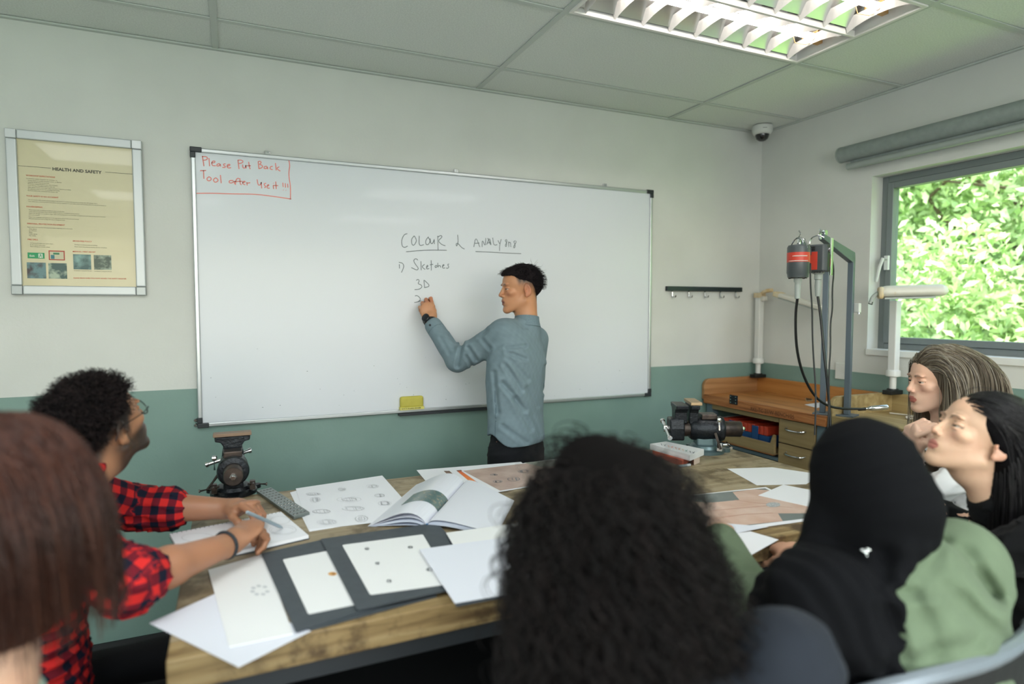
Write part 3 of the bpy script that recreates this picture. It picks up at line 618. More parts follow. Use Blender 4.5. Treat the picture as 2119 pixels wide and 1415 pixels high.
r1=sheet('paper_sheet','blank white sheet nearest the workbench on the right half of the table','paper',[(1505,970),(1598,967),(1700,982),(1668,1002),(1566,1004)],z,.0008,wpap)
r2=sheet('paper_sheet','blank white sheet lying across the print of the hands','paper',[(1569,1025),(1621,1003),(1760,1030),(1730,1062),(1686,1051)],z+.0018,.0008,wpap)
r3=sheet('paper_sheet','blank white sheet at the front table edge between the curly hair and the green shirt','paper',[(1440,1115),(1553,1100),(1611,1117),(1520,1168),(1460,1180)],z+.0016,.0012,wpap)
r4=sheet('paper_sheet','thin white sheet just in front of the print of the hands','paper',[(1400,1090),(1500,1083),(1590,1090),(1530,1102),(1440,1118)],z+.0030,.0008,wpap2)
# open magazine
g0=onZ(884,1094,TZ); g1=onZ(962,1006,TZ); gl=onZ(761,1089,TZ); gr=onZ(1028,1106,TZ); gr2=onZ(1064,1037,TZ)
mg=thing('open_magazine','open softcover magazine with arched blank pages and one dark gem photograph','magazine',(g0.x,g0.y,TZ+.001))
sv=g1-g0; lv=gl-g0; rv=gr-g0; zz=Vector((0,0,1))
def pageblock(name,side,prof,m,th=.0012,s0=0,s1=1,N=22,stop=1.0,z0=0.0):
    """prof(u)->height; sheet bent over u in 0..stop"""
    vs=[];
    for i in range(N+1):
        u=stop*i/N; h=prof(u)
        for s in (s0,s1):
            base=sv*s+(lv if side<0 else (rv*(1-s)+(gr2-g1)*s))*u
            vs.append(base+zz*(h+z0)); 
    n=len(vs); vs+= [v-zz*th for v in vs]
    fs=[]
    for i in range(N): a=2*i; fs+=[(a,a+1,a+3,a+2),(n+a,n+a+2,n+a+3,n+a+1),(a,a+2,n+a+2,n+a),(a+1,n+a+1,n+a+3,a+3)]
    fs+=[(0,n,n+1,1),(2*N,2*N+1,n+2*N+1,n+2*N)]
    return MB().add(vs,fs).build(name,m,mg,smooth=False)
magp=mat('magazine_page','#e4e7f1',.35,coat=.2); mage=mat('page_block','#c2cbdc',.5); blue_sp=mat('spine_blue','#4f8dc0',.4)
hump=lambda H,pk,base=.004: (lambda u: base*(1-u)+H*math.sin(PI*min(1,max(0,u))**pk)**1.1)
pageblock('cover',-1,hump(.006,.6),mage,.0015)
pageblock('page_block',-1,hump(.020,.62),mage,.006)
pageblock('page',-1,hump(.029,.60),magp,.0008)
pageblock('page',-1,hump(.038,.62),magp,.0008,s0=.02)
pageblock('turned_page',-1,hump(.0405,.64,.006),magp,.0008,s0=.0,s1=1.0,stop=.985)
gp=mat('gem_photo','#56706f',.3,col2='#b59c7c',scale=90,contrast=(.3,.46),coat=.3)
pageblock('gem_photograph',-1,hump(.0405,.64,.006),gp,.0004,s0=.26,s1=.52,stop=.66,z0=.0010)
pageblock('page_block',1,hump(.012,.5,.012),mage,.010)
pageblock('page',1,hump(.016,.5,.013),magp,.0008,z0=.0015)
b=MB(); b.tube([Vector((0,0,.002)),Vector((0,0,.014))],.004,n=8); b.tube([Vector((0,0,.006)),sv+Vector((0,0,.006))],.0035,n=8); b.build('spine',blue_sp,mg,smooth=True)
# spiral notebook under the writing hands
A_,B_,C_=onZ(351,1104,TZ+.012),onZ(582,1058,TZ+.012),onZ(640,1107,TZ+.012); D_=A_+(C_-B_)
nb=thing('spiral_notebook','open spiral sketch pad with faint ellipse drawings under the writing hands','notebook',(A_.x,A_.y,TZ+.0004))
q=[Vector((p.x-A_.x,p.y-A_.y,0)) for p in (A_,B_,C_,D_)]
MB().prism(q,(0,0,.003)).build('back_cover',blkc,nb); MB().prism([p*.995+zz*.003 for p in q],(0,0,.0085)).build('page_block',wpap,nb)
b=MB(); n=26
for k in range(n):
    c=q[0].lerp(q[1],(k+.5)/n); inn=(q[3]-q[0]).normalized(); b.tube([c+inn*(.004+.006*math.cos(a))+zz*(.006+.0075*math.sin(a)) for a in np.linspace(0,2*PI,9)],.0006,n=4)
b.build('spiral_wire',mat('wire_dark','#5b6165',.3,metal=.8),nb)
nb['_z']=TZ+.0004+.0117
decal_stroke(nb,'ellipse_drawing',[[(585+28*math.cos(a),1096+10*math.sin(a)) for a in np.linspace(0,6.3,24)],[(580+20*math.cos(a),1076+8*math.sin(a)) for a in np.linspace(0,6.3,24)],[(410+34*math.cos(a),1112+9*math.sin(a)) for a in np.linspace(0,6.3,24)],[(585+24*math.cos(a),1097+7*math.sin(a)) for a in np.linspace(.3,5.9,24)]],.0014,pencil)
# drilled steel plate
pl=[onZ(x,y,TZ) for x,y in ((531,1021),(561,1014),(641,1066),(608,1076))]; c=ctr(pl)
dp=thing('drawplate','grey steel plate drilled with rows of holes between the vise and the sketch sheet','steel plate',(c.x,c.y,TZ+.0005)); stl=mat('plate_steel','#7d8684',.35,metal=.7)
q=[Vector((p.x-c.x,p.y-c.y,0)) for p in pl]; MB().prism(q,(0,0,.010)).build('plate',stl,dp,bevel=.001)
b=MB(); b2=MB()
for i in range(12):
    for j in range(4):
        u=(i+.7)/12.4; v=(j+.75)/4.5; p=q[0].lerp(q[1],v).lerp(q[3].lerp(q[2],v),u)
        b.cyl(p+zz*.0101,p+zz*.0106,.0036,n=10); b2.tube([p+zz*.0106+Vector((math.cos(a),math.sin(a),0))*.0040 for a in np.linspace(-2.4,.2,6)],.0006,n=4)
b.build('holes',mat('hole_black','#1c1f20',.6),dp); b2.build('hole_rims',chrome,dp)
# books by the far vise
bk=thing('box','white box with small coloured letters lying on an orange box','box',onZ(1405,937,TZ+.03)); bk.location.z=TZ+.0265
def obox(t,name,px,z0,z1,m,bev=.001):
    ps=[onZ(x,y,z1) for x,y in px]; q=[Vector((p.x-t.location.x,p.y-t.location.y,z0-t.location.z)) for p in ps]
    return MB().prism(q,(0,0,z1-z0)).build(name,m,t,bevel=bev)
obox(bk,'box',[(1345,918),(1378,913),(1457,929),(1428,941)],TZ+.0265,TZ+.052,mat('box_white','#dadce0',.5))
bk['_z']=TZ+.052
cols=['#4c5c6a','#4c5c6a','#dd8c6c','#dd8c6c','#dd8c6c','#e0a37a','#d7b58c','#5c9488','#4f5a62','#4f5a62']
for k,cc in enumerate(cols):
    x=1366+k*7.4; y=917.5+k*1.9; decal_stroke(bk,'printed_letter',[[(x,y),(x+4,y+3)],[(x+5,y-.5),(x+1,y+3.5)]] if k%2 else [[(x,y),(x+5,y+1)],[(x+2,y),(x+4,y+4)]],.0022,mat('letter_%s'%['slate','slate','salmon','salmon','salmon','peach','sand','teal','ink','ink'][k],cc,.5))
ob=thing('box','orange box with a pale end under the white lettered box','box',onZ(1400,950,TZ+.02)); ob.location.z=TZ+.0005
obox(ob,'box',[(1350,930),(1378,924),(1430,940),(1412,953)],TZ+.0005,TZ+.026,mat('box_orange','#d9694a',.5))
obox(ob,'pale_end',[(1431,941),(1444,936),(1448,945),(1436,950)],TZ+.0005,TZ+.0255,mat('box_pale','#c9b7ac',.5))
p0=onZ(1404,965,TZ+.006); p1=onZ(1428,962,TZ+.006)
pn=thing('marker_pen','short grey marker lying in front of the orange box','pen',p0); dv=(p1-p0)
b=MB(); b.cyl((0,0,0.0008),dv*.7+zz*.0008,.0055,n=12); b.build('barrel',mat('pen_grey','#8b969a',.4),pn,smooth=True); MB().cyl(dv*.7+zz*.0008,dv+zz*.0008,.0058,n=12).build('cap',mat('pen_light','#c4ccd0',.3),pn,smooth=True)

# ---- bench vises
iron=mat('vise_iron','#23272c',.35,metal=.55,bump=.5,bscale=120); worn=mat('worn_steel','#5a4f49',.38,metal=.8,col2='#3f3a38',scale=30); jawm=mat('jaw_rust','#8a7360',.5,metal=.4); teal=mat('vise_teal','#5e7478',.35,metal=.5)
def vise(label,loc,rz,s=1.0,basecol=iron,jaw=jawm):
    t=thing('bench_vise',label,'vise',loc,rz); t.scale=(s,s,s)
    b=MB(); b.lathe([(.078,0),(.078,.012),(.062,.018),(.056,.03),(.045,.034)],(0,.02,0),n=28)
    for a in (0,2.1,4.2): b.cyl((.085*math.cos(a+.5),.02+.085*math.sin(a+.5),0),(.085*math.cos(a+.5),.02+.085*math.sin(a+.5),.014),.018,n=12)
    b.build('base',basecol,t,smooth=True)
    for sx in (-1,1):
        b=MB(); b.box((sx*.062,-.02,.034),(.018,.02,.032)); b.cyl((sx*.062,-.035,.042),(sx*.062,-.06,.042),.006,n=8); b.tube([(sx*.045,-.055,.048),(sx*.105,-.055,.040)],.0035,n=8)
        b.cyl((sx*.105,-.055,.040),(sx*.109,-.055,.0395),.006,n=8); b.build('clamp_bolt',worn if basecol is iron else chrome,t,smooth=True)
    # body: pedestal + barrel
    b=MB(); b.prism([Vector((-.034,-.03,.02)),Vector((.034,-.03,.02)),Vector((.03,-.03,.07)),Vector((-.03,-.03,.07))],(0,.09,0)); b.build('pedestal',basecol,t,bevel=.006)
    MB().lathe([(.036,-.055),(.048,-.052),(.053,-.043),(.051,-.033),(.047,-.02),(.050,.03),(.046,.075),(.038,.085)],(0,0,.095),(0,1,0),n=32).build('body',iron,t,smooth=True)
    MB().lathe([(.03,-.125),(.032,-.122),(.032,-.03),(.032,.12),(.03,.123)],(0,0,.095),(0,1,0),n=28).build('slide',worn,t,smooth=True)
    b=MB(); b.lathe([(.010,-.137),(.012,-.134),(.012,-.125)],(0,0,.095),(0,1,0),n=6); b.lathe([(.006,-.142),(.007,-.137)],(0,0,.095),(0,1,0),n=12); b.build('screw_end',chrome,t)
    b=MB(); b.box((0,.01,.148),(.062,.062,.022)); b.build('anvil',worn,t,bevel=.003)
    # fixed jaw: flared T head
    prof=[(-.03,.12),(.03,.12),(.032,.165),(.04,.178),(.058,.182),(.060,.198),(-.060,.198),(-.058,.182),(-.04,.178),(-.032,.165)]
    MB().prism([Vector((x,.055,z_)) for x,z_ in prof],(0,.035,0)).build('fixed_jaw',iron,t,bevel=.003)
    b=MB(); b.box((0,.071,.206),(.128,.045,.012)); b.build('jaw_plate',jaw,t,bevel=.0015)
    MB().prism([Vector((x,.10,z_)) for x,z_ in prof],(0,.05,0)).build('moving_jaw',iron,t,bevel=.003)
    MB().prism([Vector((x,.11,z_)) for x,z_ in [(-.035,.05),(.035,.05),(.04,.1),(.035,.14),(-.035,.14),(-.04,.1)]],(0,.06,0)).build('jaw_carrier',iron,t,bevel=.006)
    b=MB(); b.cyl((-.09,.182,.075),(.06,.182,.115),.007,n=10); 
    for e,f in ((-.09,.075),(.06,.115)): b.lathe([(.003,-.008),(.010,-.005),(.010,.005),(.003,.008)],(e,.182,f),(1,0,.27),n=10)
    b.cyl((0,.16,.095),(0,.19,.095),.014,n=14); b.build('screw_handle',chrome,t,smooth=True)
    b=MB(); b.tube([(-.06,-.02,.142),(-.06,-.022,.10)],.0035,n=8); b.lathe([(.003,-.01),(.009,-.006),(.009,.006),(.003,.01)],(-.06,-.02,.142),(1,0,0),n=10); b.build('lock_lever',chrome,t,smooth=True)
    b=MB(); b.tube([(-.045,-.01,.085),(-.085,-.02,.03)],.006,n=8); b.build('side_lever',worn,t,smooth=True)
    return t
v1=onZ(484,1036,TZ); vise('black bench vise at the far left corner of the table beside the drilled plate',(v1.x,v1.y+.075,TZ+.0005),0,.96)
vise('black and teal bench vise at the far right table corner by the lettered box',(1.93,2.14,TZ+.0005),math.radians(63),1.08,teal,mat('jaw_brass','#b39a78',.4,metal=.5))

# ============================================================ JEWELLERS' BENCHES
bw='#c98f52','#b57a40','#8a5526'
bo=wood('bench_orange_wood',*bw,axis='Y',scale=2.0,rough=.35); bo2=wood('bench_face_wood','#c58a55','#a9693a','#7c4a26','Y',5,.4); bp=wood('bench_panel_wood','#b98a5e','#a97a4e','#976a42','X',3,.45)
ply=wood('drawer_ply','#a89268','#9a845c','#8a744c','Y',2,.5); ply2=wood('bench_pale_wood','#b6a275','#a58f62','#8f794d','Y',2,.5)
gpost=mat('bench_leg_grey','#6f8089',.45,metal=.2); blk=mat('cabinet_black','#1b1d1f',.6)
def bench(y0,y1,zt,label,wtop,wface,wside,wback,full):
    X0=2.66; t=thing('jewellers_bench',label,'workbench',(X0,y0,0)); f=lambda a,b_:((a[0]-X0,a[1]-y0,a[2]),(b_[0]-X0,b_[1]-y0,b_[2]))
    L=y1-y0
    MB().bb(*f((X0+.004,y0,zt-.05),(XR-.022,y1-.025,zt))).build('benchtop',wtop,t,bevel=.003)
    MB().bb(*f((X0-.006,y0,zt-.052),(X0+.0035,y1-.025,zt+.001))).build('front_edge',wface,t,bevel=.002)
    def endpanel(yy,w):
        pr=[(X0,zt-.03)]+[(X0+.045-.045*math.cos(a),zt+.05+.045*math.sin(a)) for a in np.linspace(0,PI/2,7)]+[(XR-.022,zt+.095),(XR-.022,zt-.03)]
        MB().prism([Vector((x-X0,yy-y0,z_)) for x,z_ in pr],(0,w,0)).build('end_panel',wside,t,bevel=.003)
    endpanel(y1-.0245,.0225)
    MB().bb(*f((XR-.0215,y0,zt-.03),(XR-.002,y1-.002,zt+.09))).build('back_board',wback,t,bevel=.002)
    for y in (y0+.02,y1-.075):
        for x in (X0+.02,XR-.09): MB().bb(*f((x,y,0),(x+.05,y+.05,zt-.052))).build('leg',gpost,t,bevel=.002)
    # carcase under the top: cubby and two drawers
    cy0=y1-.59; 
    MB().bb(*f((X0+.015,y1-.59,zt-.082),(X0+.032,y1-.08,zt-.053))).build('apron',ply,t)
    b=MB(); b.bb(*f((XR-.12,y0+.08,zt-.45),(XR-.10,y1-.08,zt-.053))); b.bb(*f((X0+.06,y1-.592,zt-.27),(XR-.12,y1-.58,zt-.053))); b.bb(*f((X0+.03,y1-.58,zt-.275),(XR-.12,y1-.08,zt-.268))); b.build('cabinet_shell',blk,t)
    MB().bb(*f((X0+.02,y0+.07,zt-.295),(X0+.05,y1-.08,zt-.277))).build('lower_rail',gpost,t)
    for k in range(2):
        za_=zt-.055-.13*(k+1)-.002*k; d=MB().bb(*f((X0+.012,y0+.075,za_),(X0+.030,y1-.595,za_+.126))).build('drawer',ply,t,bevel=.001)
        b=MB(); yc=(y0+y1-.52)/2; hz=za_+.085; b.tube([(X0+.012-X0,yc+.06-y0,hz),(-.014,yc+.05-y0,hz-.004),(-.018,yc-y0,hz-.006),(-.014,yc-.05-y0,hz-.004),(.012,yc-.06-y0,hz)],.0042,n=8,smooth=1); o=b.build('handle',chrome,d,smooth=True)
    if full:
        # pull-out tray with scooped front
        ya,yb=y1-.575,y1-.085; zb=zt-.262
        pr=[(ya,zb),(ya,zb+.105),(ya+.012,zb+.11),(ya+.03,zb+.058),(yb-.03,zb+.058),(yb-.012,zb+.11),(yb,zb+.105),(yb,zb)]
        tr=MB().prism([Vector((.002,y-y0,z_)) for y,z_ in pr],(.016,0,0)).build('tray',ply,t,bevel=.002)
        MB().bb(*f((X0+.018,ya,zb),(X0+.3,yb,zb+.008))).build('tray_floor',ply,tr)
        MB().bb(*f((X0+.001,ya+.005,zb-.004),(X0+.019,yb-.005,zb-.0002))).build('tray_edge',bo2,tr)
    return t
b1=bench(2.135,YF,.965,"varnished orange jeweller's bench in the corner with blue and red tool case below",bo,bo2,bp,bo,True)
b2_=bench(1.05,2.125,.972,"paler scuffed jeweller's bench under the window beside the blonde woman",ply2,ply2,ply2,ply2,False)
# black metal clip on the bench front, screws
c0=onX(1518,828,2.652); cl=MB(); cl.box((c0.x-2.66,c0.y-2.135,c0.z+.003),(.006,.062,.054)); o=cl.build('metal_plate',mat('plate_black','#24262a',.5,metal=.4),b1,bevel=.002)
b=MB()
for a in (-.02,.02):
    for z_ in (-.017,0,.017): b.cyl((c0.x-2.66-.003,c0.y-2.135+a,c0.z+.003+z_),(c0.x-2.66-.0045,c0.y-2.135+a,c0.z+.003+z_),.0032,n=8)
tag_stuff(b,'screw',chrome,o)
tl=onX(1553,843,2.6535)
text('RKL-TC 21/W-BENCH/05',.030,Matrix.Translation((-.0066,tl.y-2.135,tl.z-.012-.004))@Matrix.Rotation(-PI/2,4,'Z')@RXM,mat('pen_writing','#4a2a18',.6),'handwritten_code',b1,sx=.92)
q=[onZ(x,y,.9655) for x,y in ((1546,806),(1556,805),(1562,807),(1552,808))]
b=MB(); 
for ps in ([(1550,808),(1560,807),(1568,808)],[(1583,813),(1595,812),(1605,814),(1612,813)]): b.ribbon([onZ(x,y,.9656)-Vector((2.66,2.135,0)) for x,y in ps],.006,(0,0,1),0)
b.build('burn_mark',mat('burn','#4f3a24',.6),b1)
# organiser case in the tray
tc=thing('tool_case','blue tool case with red lidded trays and a clear end, under the corner bench','tool case',(2.70,2.50,.722))
cb=mat('case_blue','#1f4a7c',.4); cr=mat('case_red','#c2432c',.4,coat=.2)
MB().bb((.0,.03,0),(.2,.40,.065)).build('body',cb,tc,bevel=.004)
for k in range(12): MB().bb((-.004,.035+k*.030,.066),(.2,.061+k*.030,.118-(k%3)*.002)).build('red_tray',cr,tc,bevel=.004)
for y in (.12,.30): 
    MB().bb((-.012,y-.022,.03),(-.0045,y+.022,.112)).build('latch',cb,tc,bevel=.003)
MB().prism([Vector((.0,.405,0)),Vector((0,.43,0)),Vector((0,.42,.10)),Vector((0,.405,.115))],(.2,0,0)).build('clear_end',mat('clear_plastic','#aeb6b8',.3),tc,bevel=.002)
# bits on the bench top
cdp=[onZ(x,y,.966) for x,y in ((1665,817),(1678,816),(1682,829),(1668,830))]; c=ctr(cdp)
k=thing('paper_card','small dark printed card on the varnished corner bench','card',(c.x,c.y,.9655)); MB().prism([Vector((p.x-c.x,p.y-c.y,0)) for p in cdp],(0,0,.0008)).build('card',mat('card_cream','#b5aa8f',.5),k); 
MB().prism([Vector((p.x-c.x,p.y-c.y,.0009))*.82 for p in cdp],(0,0,.0004)).build('printed_face',mat('card_dark','#39332c',.5),k)
cdp=[onZ(x,y,.966) for x,y in ((1665,837),(1712,830),(1716,838),(1690,844))]; c=ctr(cdp)
k=thing('paper_slip','white paper slip on the corner bench by the steel post','paper',(c.x,c.y,.9655)); MB().prism([Vector((p.x-c.x,p.y-c.y,0)) for p in cdp],(0,0,.0006)).build('slip',wpap,k)

# ---- steel posts with hanging motors
pst=mat('post_blue_grey','#66727c',.42,metal=.3)
def post(label,x,y,zb,zt,endpx,ztop):
    t=thing('motor_stand',label,'stand',(x,y,zb),0)
    e=onZ(endpx[0],endpx[1],ztop); d=Vector((e.x-x,e.y-y,0)); a=math.atan2(d.y,d.x); t.rotation_euler.z=a; L=d.length; w=.026
    H=zt-zb
    b=MB(); b.bb((-w/2,-w/2,.008),(w/2,w/2,H-.02)); b.build('upright',pst,t,bevel=.002)
    b=MB(); b.prism([Vector((-w/2,-w/2,H-.02)),Vector((w/2+.004,-w/2,H-.045)),Vector((L,-w/2,ztop-zb-.012)),Vector((L,-w/2,ztop-zb+.012)),Vector((-w/2+.006,-w/2,H+.004))],(0,w,0)); b.build('arm',pst,t,bevel=.002)
    MB().bb((-.045,-.04,0),(.045,.04,.008)).build('foot_plate',pst,t,bevel=.001)
    b=MB(); b.tube([(L-.02,0,ztop-zb+.012),(L+.0,0,ztop-zb+.03),(L+.016,0,ztop-zb+.012),(L+.012,0,ztop-zb-.012)],.005,n=8,smooth=1); b.box((L-.022,0,ztop-zb+.02),(.03,.024,.02)); b.build('hook_clip',chrome,t,smooth=True)
    return e
zt2=W(1750,524,3.0).z
E2=post('front steel post with bent arm carrying the boxy grinder motor',2.735,2.08,.9725,zt2,(1700,490),zt2+.05)
E1=post('rear steel post with bent arm carrying the round grinder motor',2.712,2.20,.9655,zt2-.03,(1656,508),zt2-.005)
mgrey=mat('motor_grey','#4d5356',.4,metal=.1); mred=mat('motor_red','#c9402f',.4); nyl=mat('sleeve_grey','#a8b0ac',.45); rub=mat('rubber_black','#17191a',.45)
def dpt(p): return float((np.array(p)-CAM)@FW)
def Wd(x,y,d): return W(x,y,d)
d1=dpt(E1); c1=Wd(1652,540,d1); 
t=thing('grinder_motor','round dark grey hanging grinder motor with a red label','motor',c1)
MB().lathe([(.02,.068),(.040,.064),(.044,.055),(.044,-.05),(.042,-.054),(.040,-.068),(.02,-.072)],(0,0,0),n=32).build('housing',mgrey,t,smooth=True)
MB().lathe([(.0446,.034),(.0446,-.006)],(0,0,0),n=32).build('red_band',mred,t,smooth=True)
dirc=Vector((CAM[0]-c1.x,CAM[1]-c1.y,0)).normalized(); ang=math.atan2(dirc.y,dirc.x)+PI/2
def wrap_text(s,size,zc,t,m,R,ang0,name):
    vs=[];fs=[]
    c=bpy.data.curves.new('t','FONT'); c.body=s; c.size=size; c.align_x='CENTER'; o=bpy.data.objects.new('t',c); COL.objects.link(o); me=bpy.data.meshes.new_from_object(o); bpy.data.objects.remove(o)
    for v in me.vertices:
        a=ang0-PI/2+v.co.x/R; v.co=Vector((R*math.cos(a),R*math.sin(a),zc+v.co.y))
    me.materials.clear(); me.materials.append(m); o=bpy.data.objects.new(name,me); COL.objects.link(o); o.parent=t
lt=mat('label_white','#d9cfc8',.5)
b=MB(); b.tube([(R_*math.cos(ang-PI/2+a),R_*math.sin(ang-PI/2+a),-.0015) for R_ in (.0452,) for a in np.linspace(-.9,.9,14)],.0017,n=4); b.tube([(.0452*math.cos(ang-PI/2+a),.0452*math.sin(ang-PI/2+a),.018) for a in np.linspace(-.5,.8,10)],.0022,n=4); b.build('label_print',lt,t)
b=MB(); b.tube([(0,.044,.05),(0,.03,.085),(0,.0,.10),(0,-.03,.085),(0,-.044,.05)],.003,n=6,smooth=1); b.tube([(0,0,.10),(.01,0,.115),(0,0,.125)],.003,n=6); b.build('hanger',chrome,t,smooth=True)
MB().lathe([(.016,-.07),(.016,-.085),(.012,-.09),(.012,-.10),(.0105,-.155),(.008,-.157)],(0,0,0),n=18).build('sleeve',nyl,t,smooth=True)
b=MB()
for a in range(6): b.cyl((.033*math.cos(a),.033*math.sin(a),-.066),(.033*math.cos(a),.033*math.sin(a),-.073),.005,n=8)
tag_stuff(b,'screw',rub,t)
d2=dpt(E2); c2=Wd(1694,535,d2-.02); u=Vector((CAM[0]-c2.x,CAM[1]-c2.y,0)).normalized()
t2=thing('grinder_motor','boxy dark grey hanging grinder motor with a red front plate and switch','motor',c2,math.atan2(u.y,u.x)+PI/2-.35)
pr=[(x,y) for x,y in [(-.038,-.034),(.03,-.034),(.042,-.02),(.042,.02),(.03,.034),(-.038,.034)]]
MB().prism([Vector((x,y,-.058)) for x,y in pr],(0,0,.118)).build('housing',mgrey,t2,bevel=.006,seg=3)
MB().bb((-.036,-.0365,-.05),(.008,-.0345,.028)).build('red_plate',mred,t2,bevel=.002)
MB().bb((-.028,-.039,.034),(-.002,-.0345,.052)).build('switch',rub,t2,bevel=.002)
MB().cyl((.040,0,.035),(.055,0,.035),.012,n=16).build('brush_cap',chrome,t2,smooth=True)
MB().bb((.050,-.012,-.075),(.056,.012,.085)).build('steel_strap',chrome,t2,bevel=.001)
b=MB(); b.tube([(-.04,0,.06),(-.038,0,.09),(-.005,0,.105),(.02,0,.09)],.003,n=6,smooth=1); b.tube([(.0,0,.104),(.008,0,.12),(0,0,.128)],.003,n=6); b.build('hanger',chrome,t2,smooth=True)
MB().lathe([(.026,-.058),(.024,-.066),(.016,-.068),(.016,-.09),(.012,-.094),(.014,-.12),(.011,-.15),(.009,-.165)],(0,0,0),n=18).build('sleeve',nyl,t2,smooth=True)
b=MB()
for a in range(6): b.cyl((-.03+.012*a,-.028,-.058),(-.03+.012*a,-.028,-.064),.004,n=8)
tag_stuff(b,'screw',rub,t2)
def cable(name,label,cat,px,ds,r,m,group=None,lead=None):
    n=len(px); pts=[Wd(x,y,ds[0]+(ds[1]-ds[0])*i/(n-1)) for i,(x,y) in enumerate(px)]
    if lead is not None: pts[0]=Vector(lead)
    o=Vector(pts[0]); b=MB(); b.tube([p-o for p in pts],r,n=8,smooth=2); ob=b.build(name,m,None,smooth=True); ob.location=o
    return tag(ob,label,cat,group)
cable('flexible_shaft','thick black shaft from the round motor curving down to the steel handpiece','cable',[(1648,607),(1646,650),(1647,710),(1655,755),(1670,795),(1690,825),(1715,841),(1745,846),(1790,846)],(d1,dpt((2.75,1.95,.98))),.0056,rub,lead=c1+Vector((0,0,-.155)))
cable('flexible_shaft','thick black shaft hanging straight down from the boxy motor','cable',[(1697,606),(1699,660),(1704,720),(1712,790),(1717,850),(1719,905)],(d2-.02,d2-.10),.0056,rub,lead=c2+Vector((0,0,-.16)))
cable('power_cord','thin black cord hanging between the two motors','cable',[(1677,545),(1677,590),(1681,640),(1681,690),(1684,750),(1688,800),(1688,850),(1686,900)],(d1-.05,d1-.22),.0033,rub)
cable('power_cord','thin black cord hanging from behind the boxy motor','cable',[(1722,535),(1726,560),(1722,600),(1723,640),(1718,670),(1719,720),(1715,770),(1716,830),(1712,905)],(d2,d2-.12),.0033,rub)
h0=Wd(1790,846,dpt((2.75,1.95,.98))); h1=Wd(1838,842,dpt((2.8,1.9,.98)))
t=thing('handpiece','steel grinder handpiece lying on the pale bench','handpiece',h0); dv=h1-h0
b=MB(); b.lathe([(.004,0),(.006,.004),(.007,.012),(.010,.016),(.0125,.03),(.0125,dv.length*.95),(.009,dv.length)],(0,0,0),dv,n=20); b.build('grip',chrome,t,smooth=True)
MB().lathe([(.0065,-.03),(.007,-.01),(.0075,.003)],(0,0,0),dv,n=14).build('collar',rub,t,smooth=True)
# fix handpiece height so that it rests on the bench
# ---- articulated bench lamps
lamp_w=mat('lamp_cream','#d9d6cc',.4); lamp_y=mat('lamp_yellowed','#c9a76a',.45,col2='#d9cdb0',scale=18); lamp_wh=mat('lamp_white','#dcdedc',.35)
def bench_lamp(label,x,y,zb,pole_top,headfn):
    t=thing('bench_lamp',label,'lamp',(x,y,zb))
    b=MB(); b.box((0,0,.004),(.09,.05,.022)); b.cyl((0,0,.012),(0,0,.022),.026,n=20); b.build('clamp',rub,t,bevel=.003)
    MB().cyl((0,0,.022),(0,0,.085),.016,n=20).build('spigot',lamp_wh,t,smooth=True)
    MB().lathe([(.02,.082),(.033,.086),(.033,.112),(.028,.118)],(0,0,0),n=24).build('joint',lamp_wh,t,smooth=True)
    MB().bb((-.0195,-.0195,.112),(.0195,.0195,pole_top-zb)).build('pole',lamp_wh,t,bevel=.005,seg=3)
    headfn(t); return t
lp1=Vector((3.06,2.965,1.062))
def head1(t):
    H=1.57-t.location.z
    b=MB(); b.box((.0,-.0,H+.01),(.05,.05,.03)); b.tube([(0,0,H+.01),(-.01,-.05,H+.035),(.0,-.10,H+.04)],.012,n=10,smooth=1); b.build('elbow',lamp_y,t,smooth=True)
    MB().box((.0,-.035,H-.012),(.03,.03,.03)).build('knob',lamp_w,t,bevel=.004)
    a=onX(1607,608,3.02)-t.location; c=onX(1702,637,3.02)-t.location
    x,y_,d=basis(c-a); L=(c-a).length
    R_=Matrix((x,y_,d)).transposed()
    MB().box((a+c)/2,(.06,.026,L),rot=R_).build('tube_head',lamp_w,t,bevel=.008,seg=3)
    MB().box(a+(c-a)*.06,(.062,.03,L*.14),rot=R_).build('yellowed_end',lamp_y,t,bevel=.006)
    MB().box((a+c)/2-Vector((0.008,0,.017)),(.03,.006,L*.8),rot=R_).build('louvre_strip',nyl,t)
bench_lamp('yellowed white bench lamp on the corner of the varnished bench, head folded low',lp1.x,lp1.y,lp1.z,1.575,head1)
zp=onX(1850,622,3.06).z
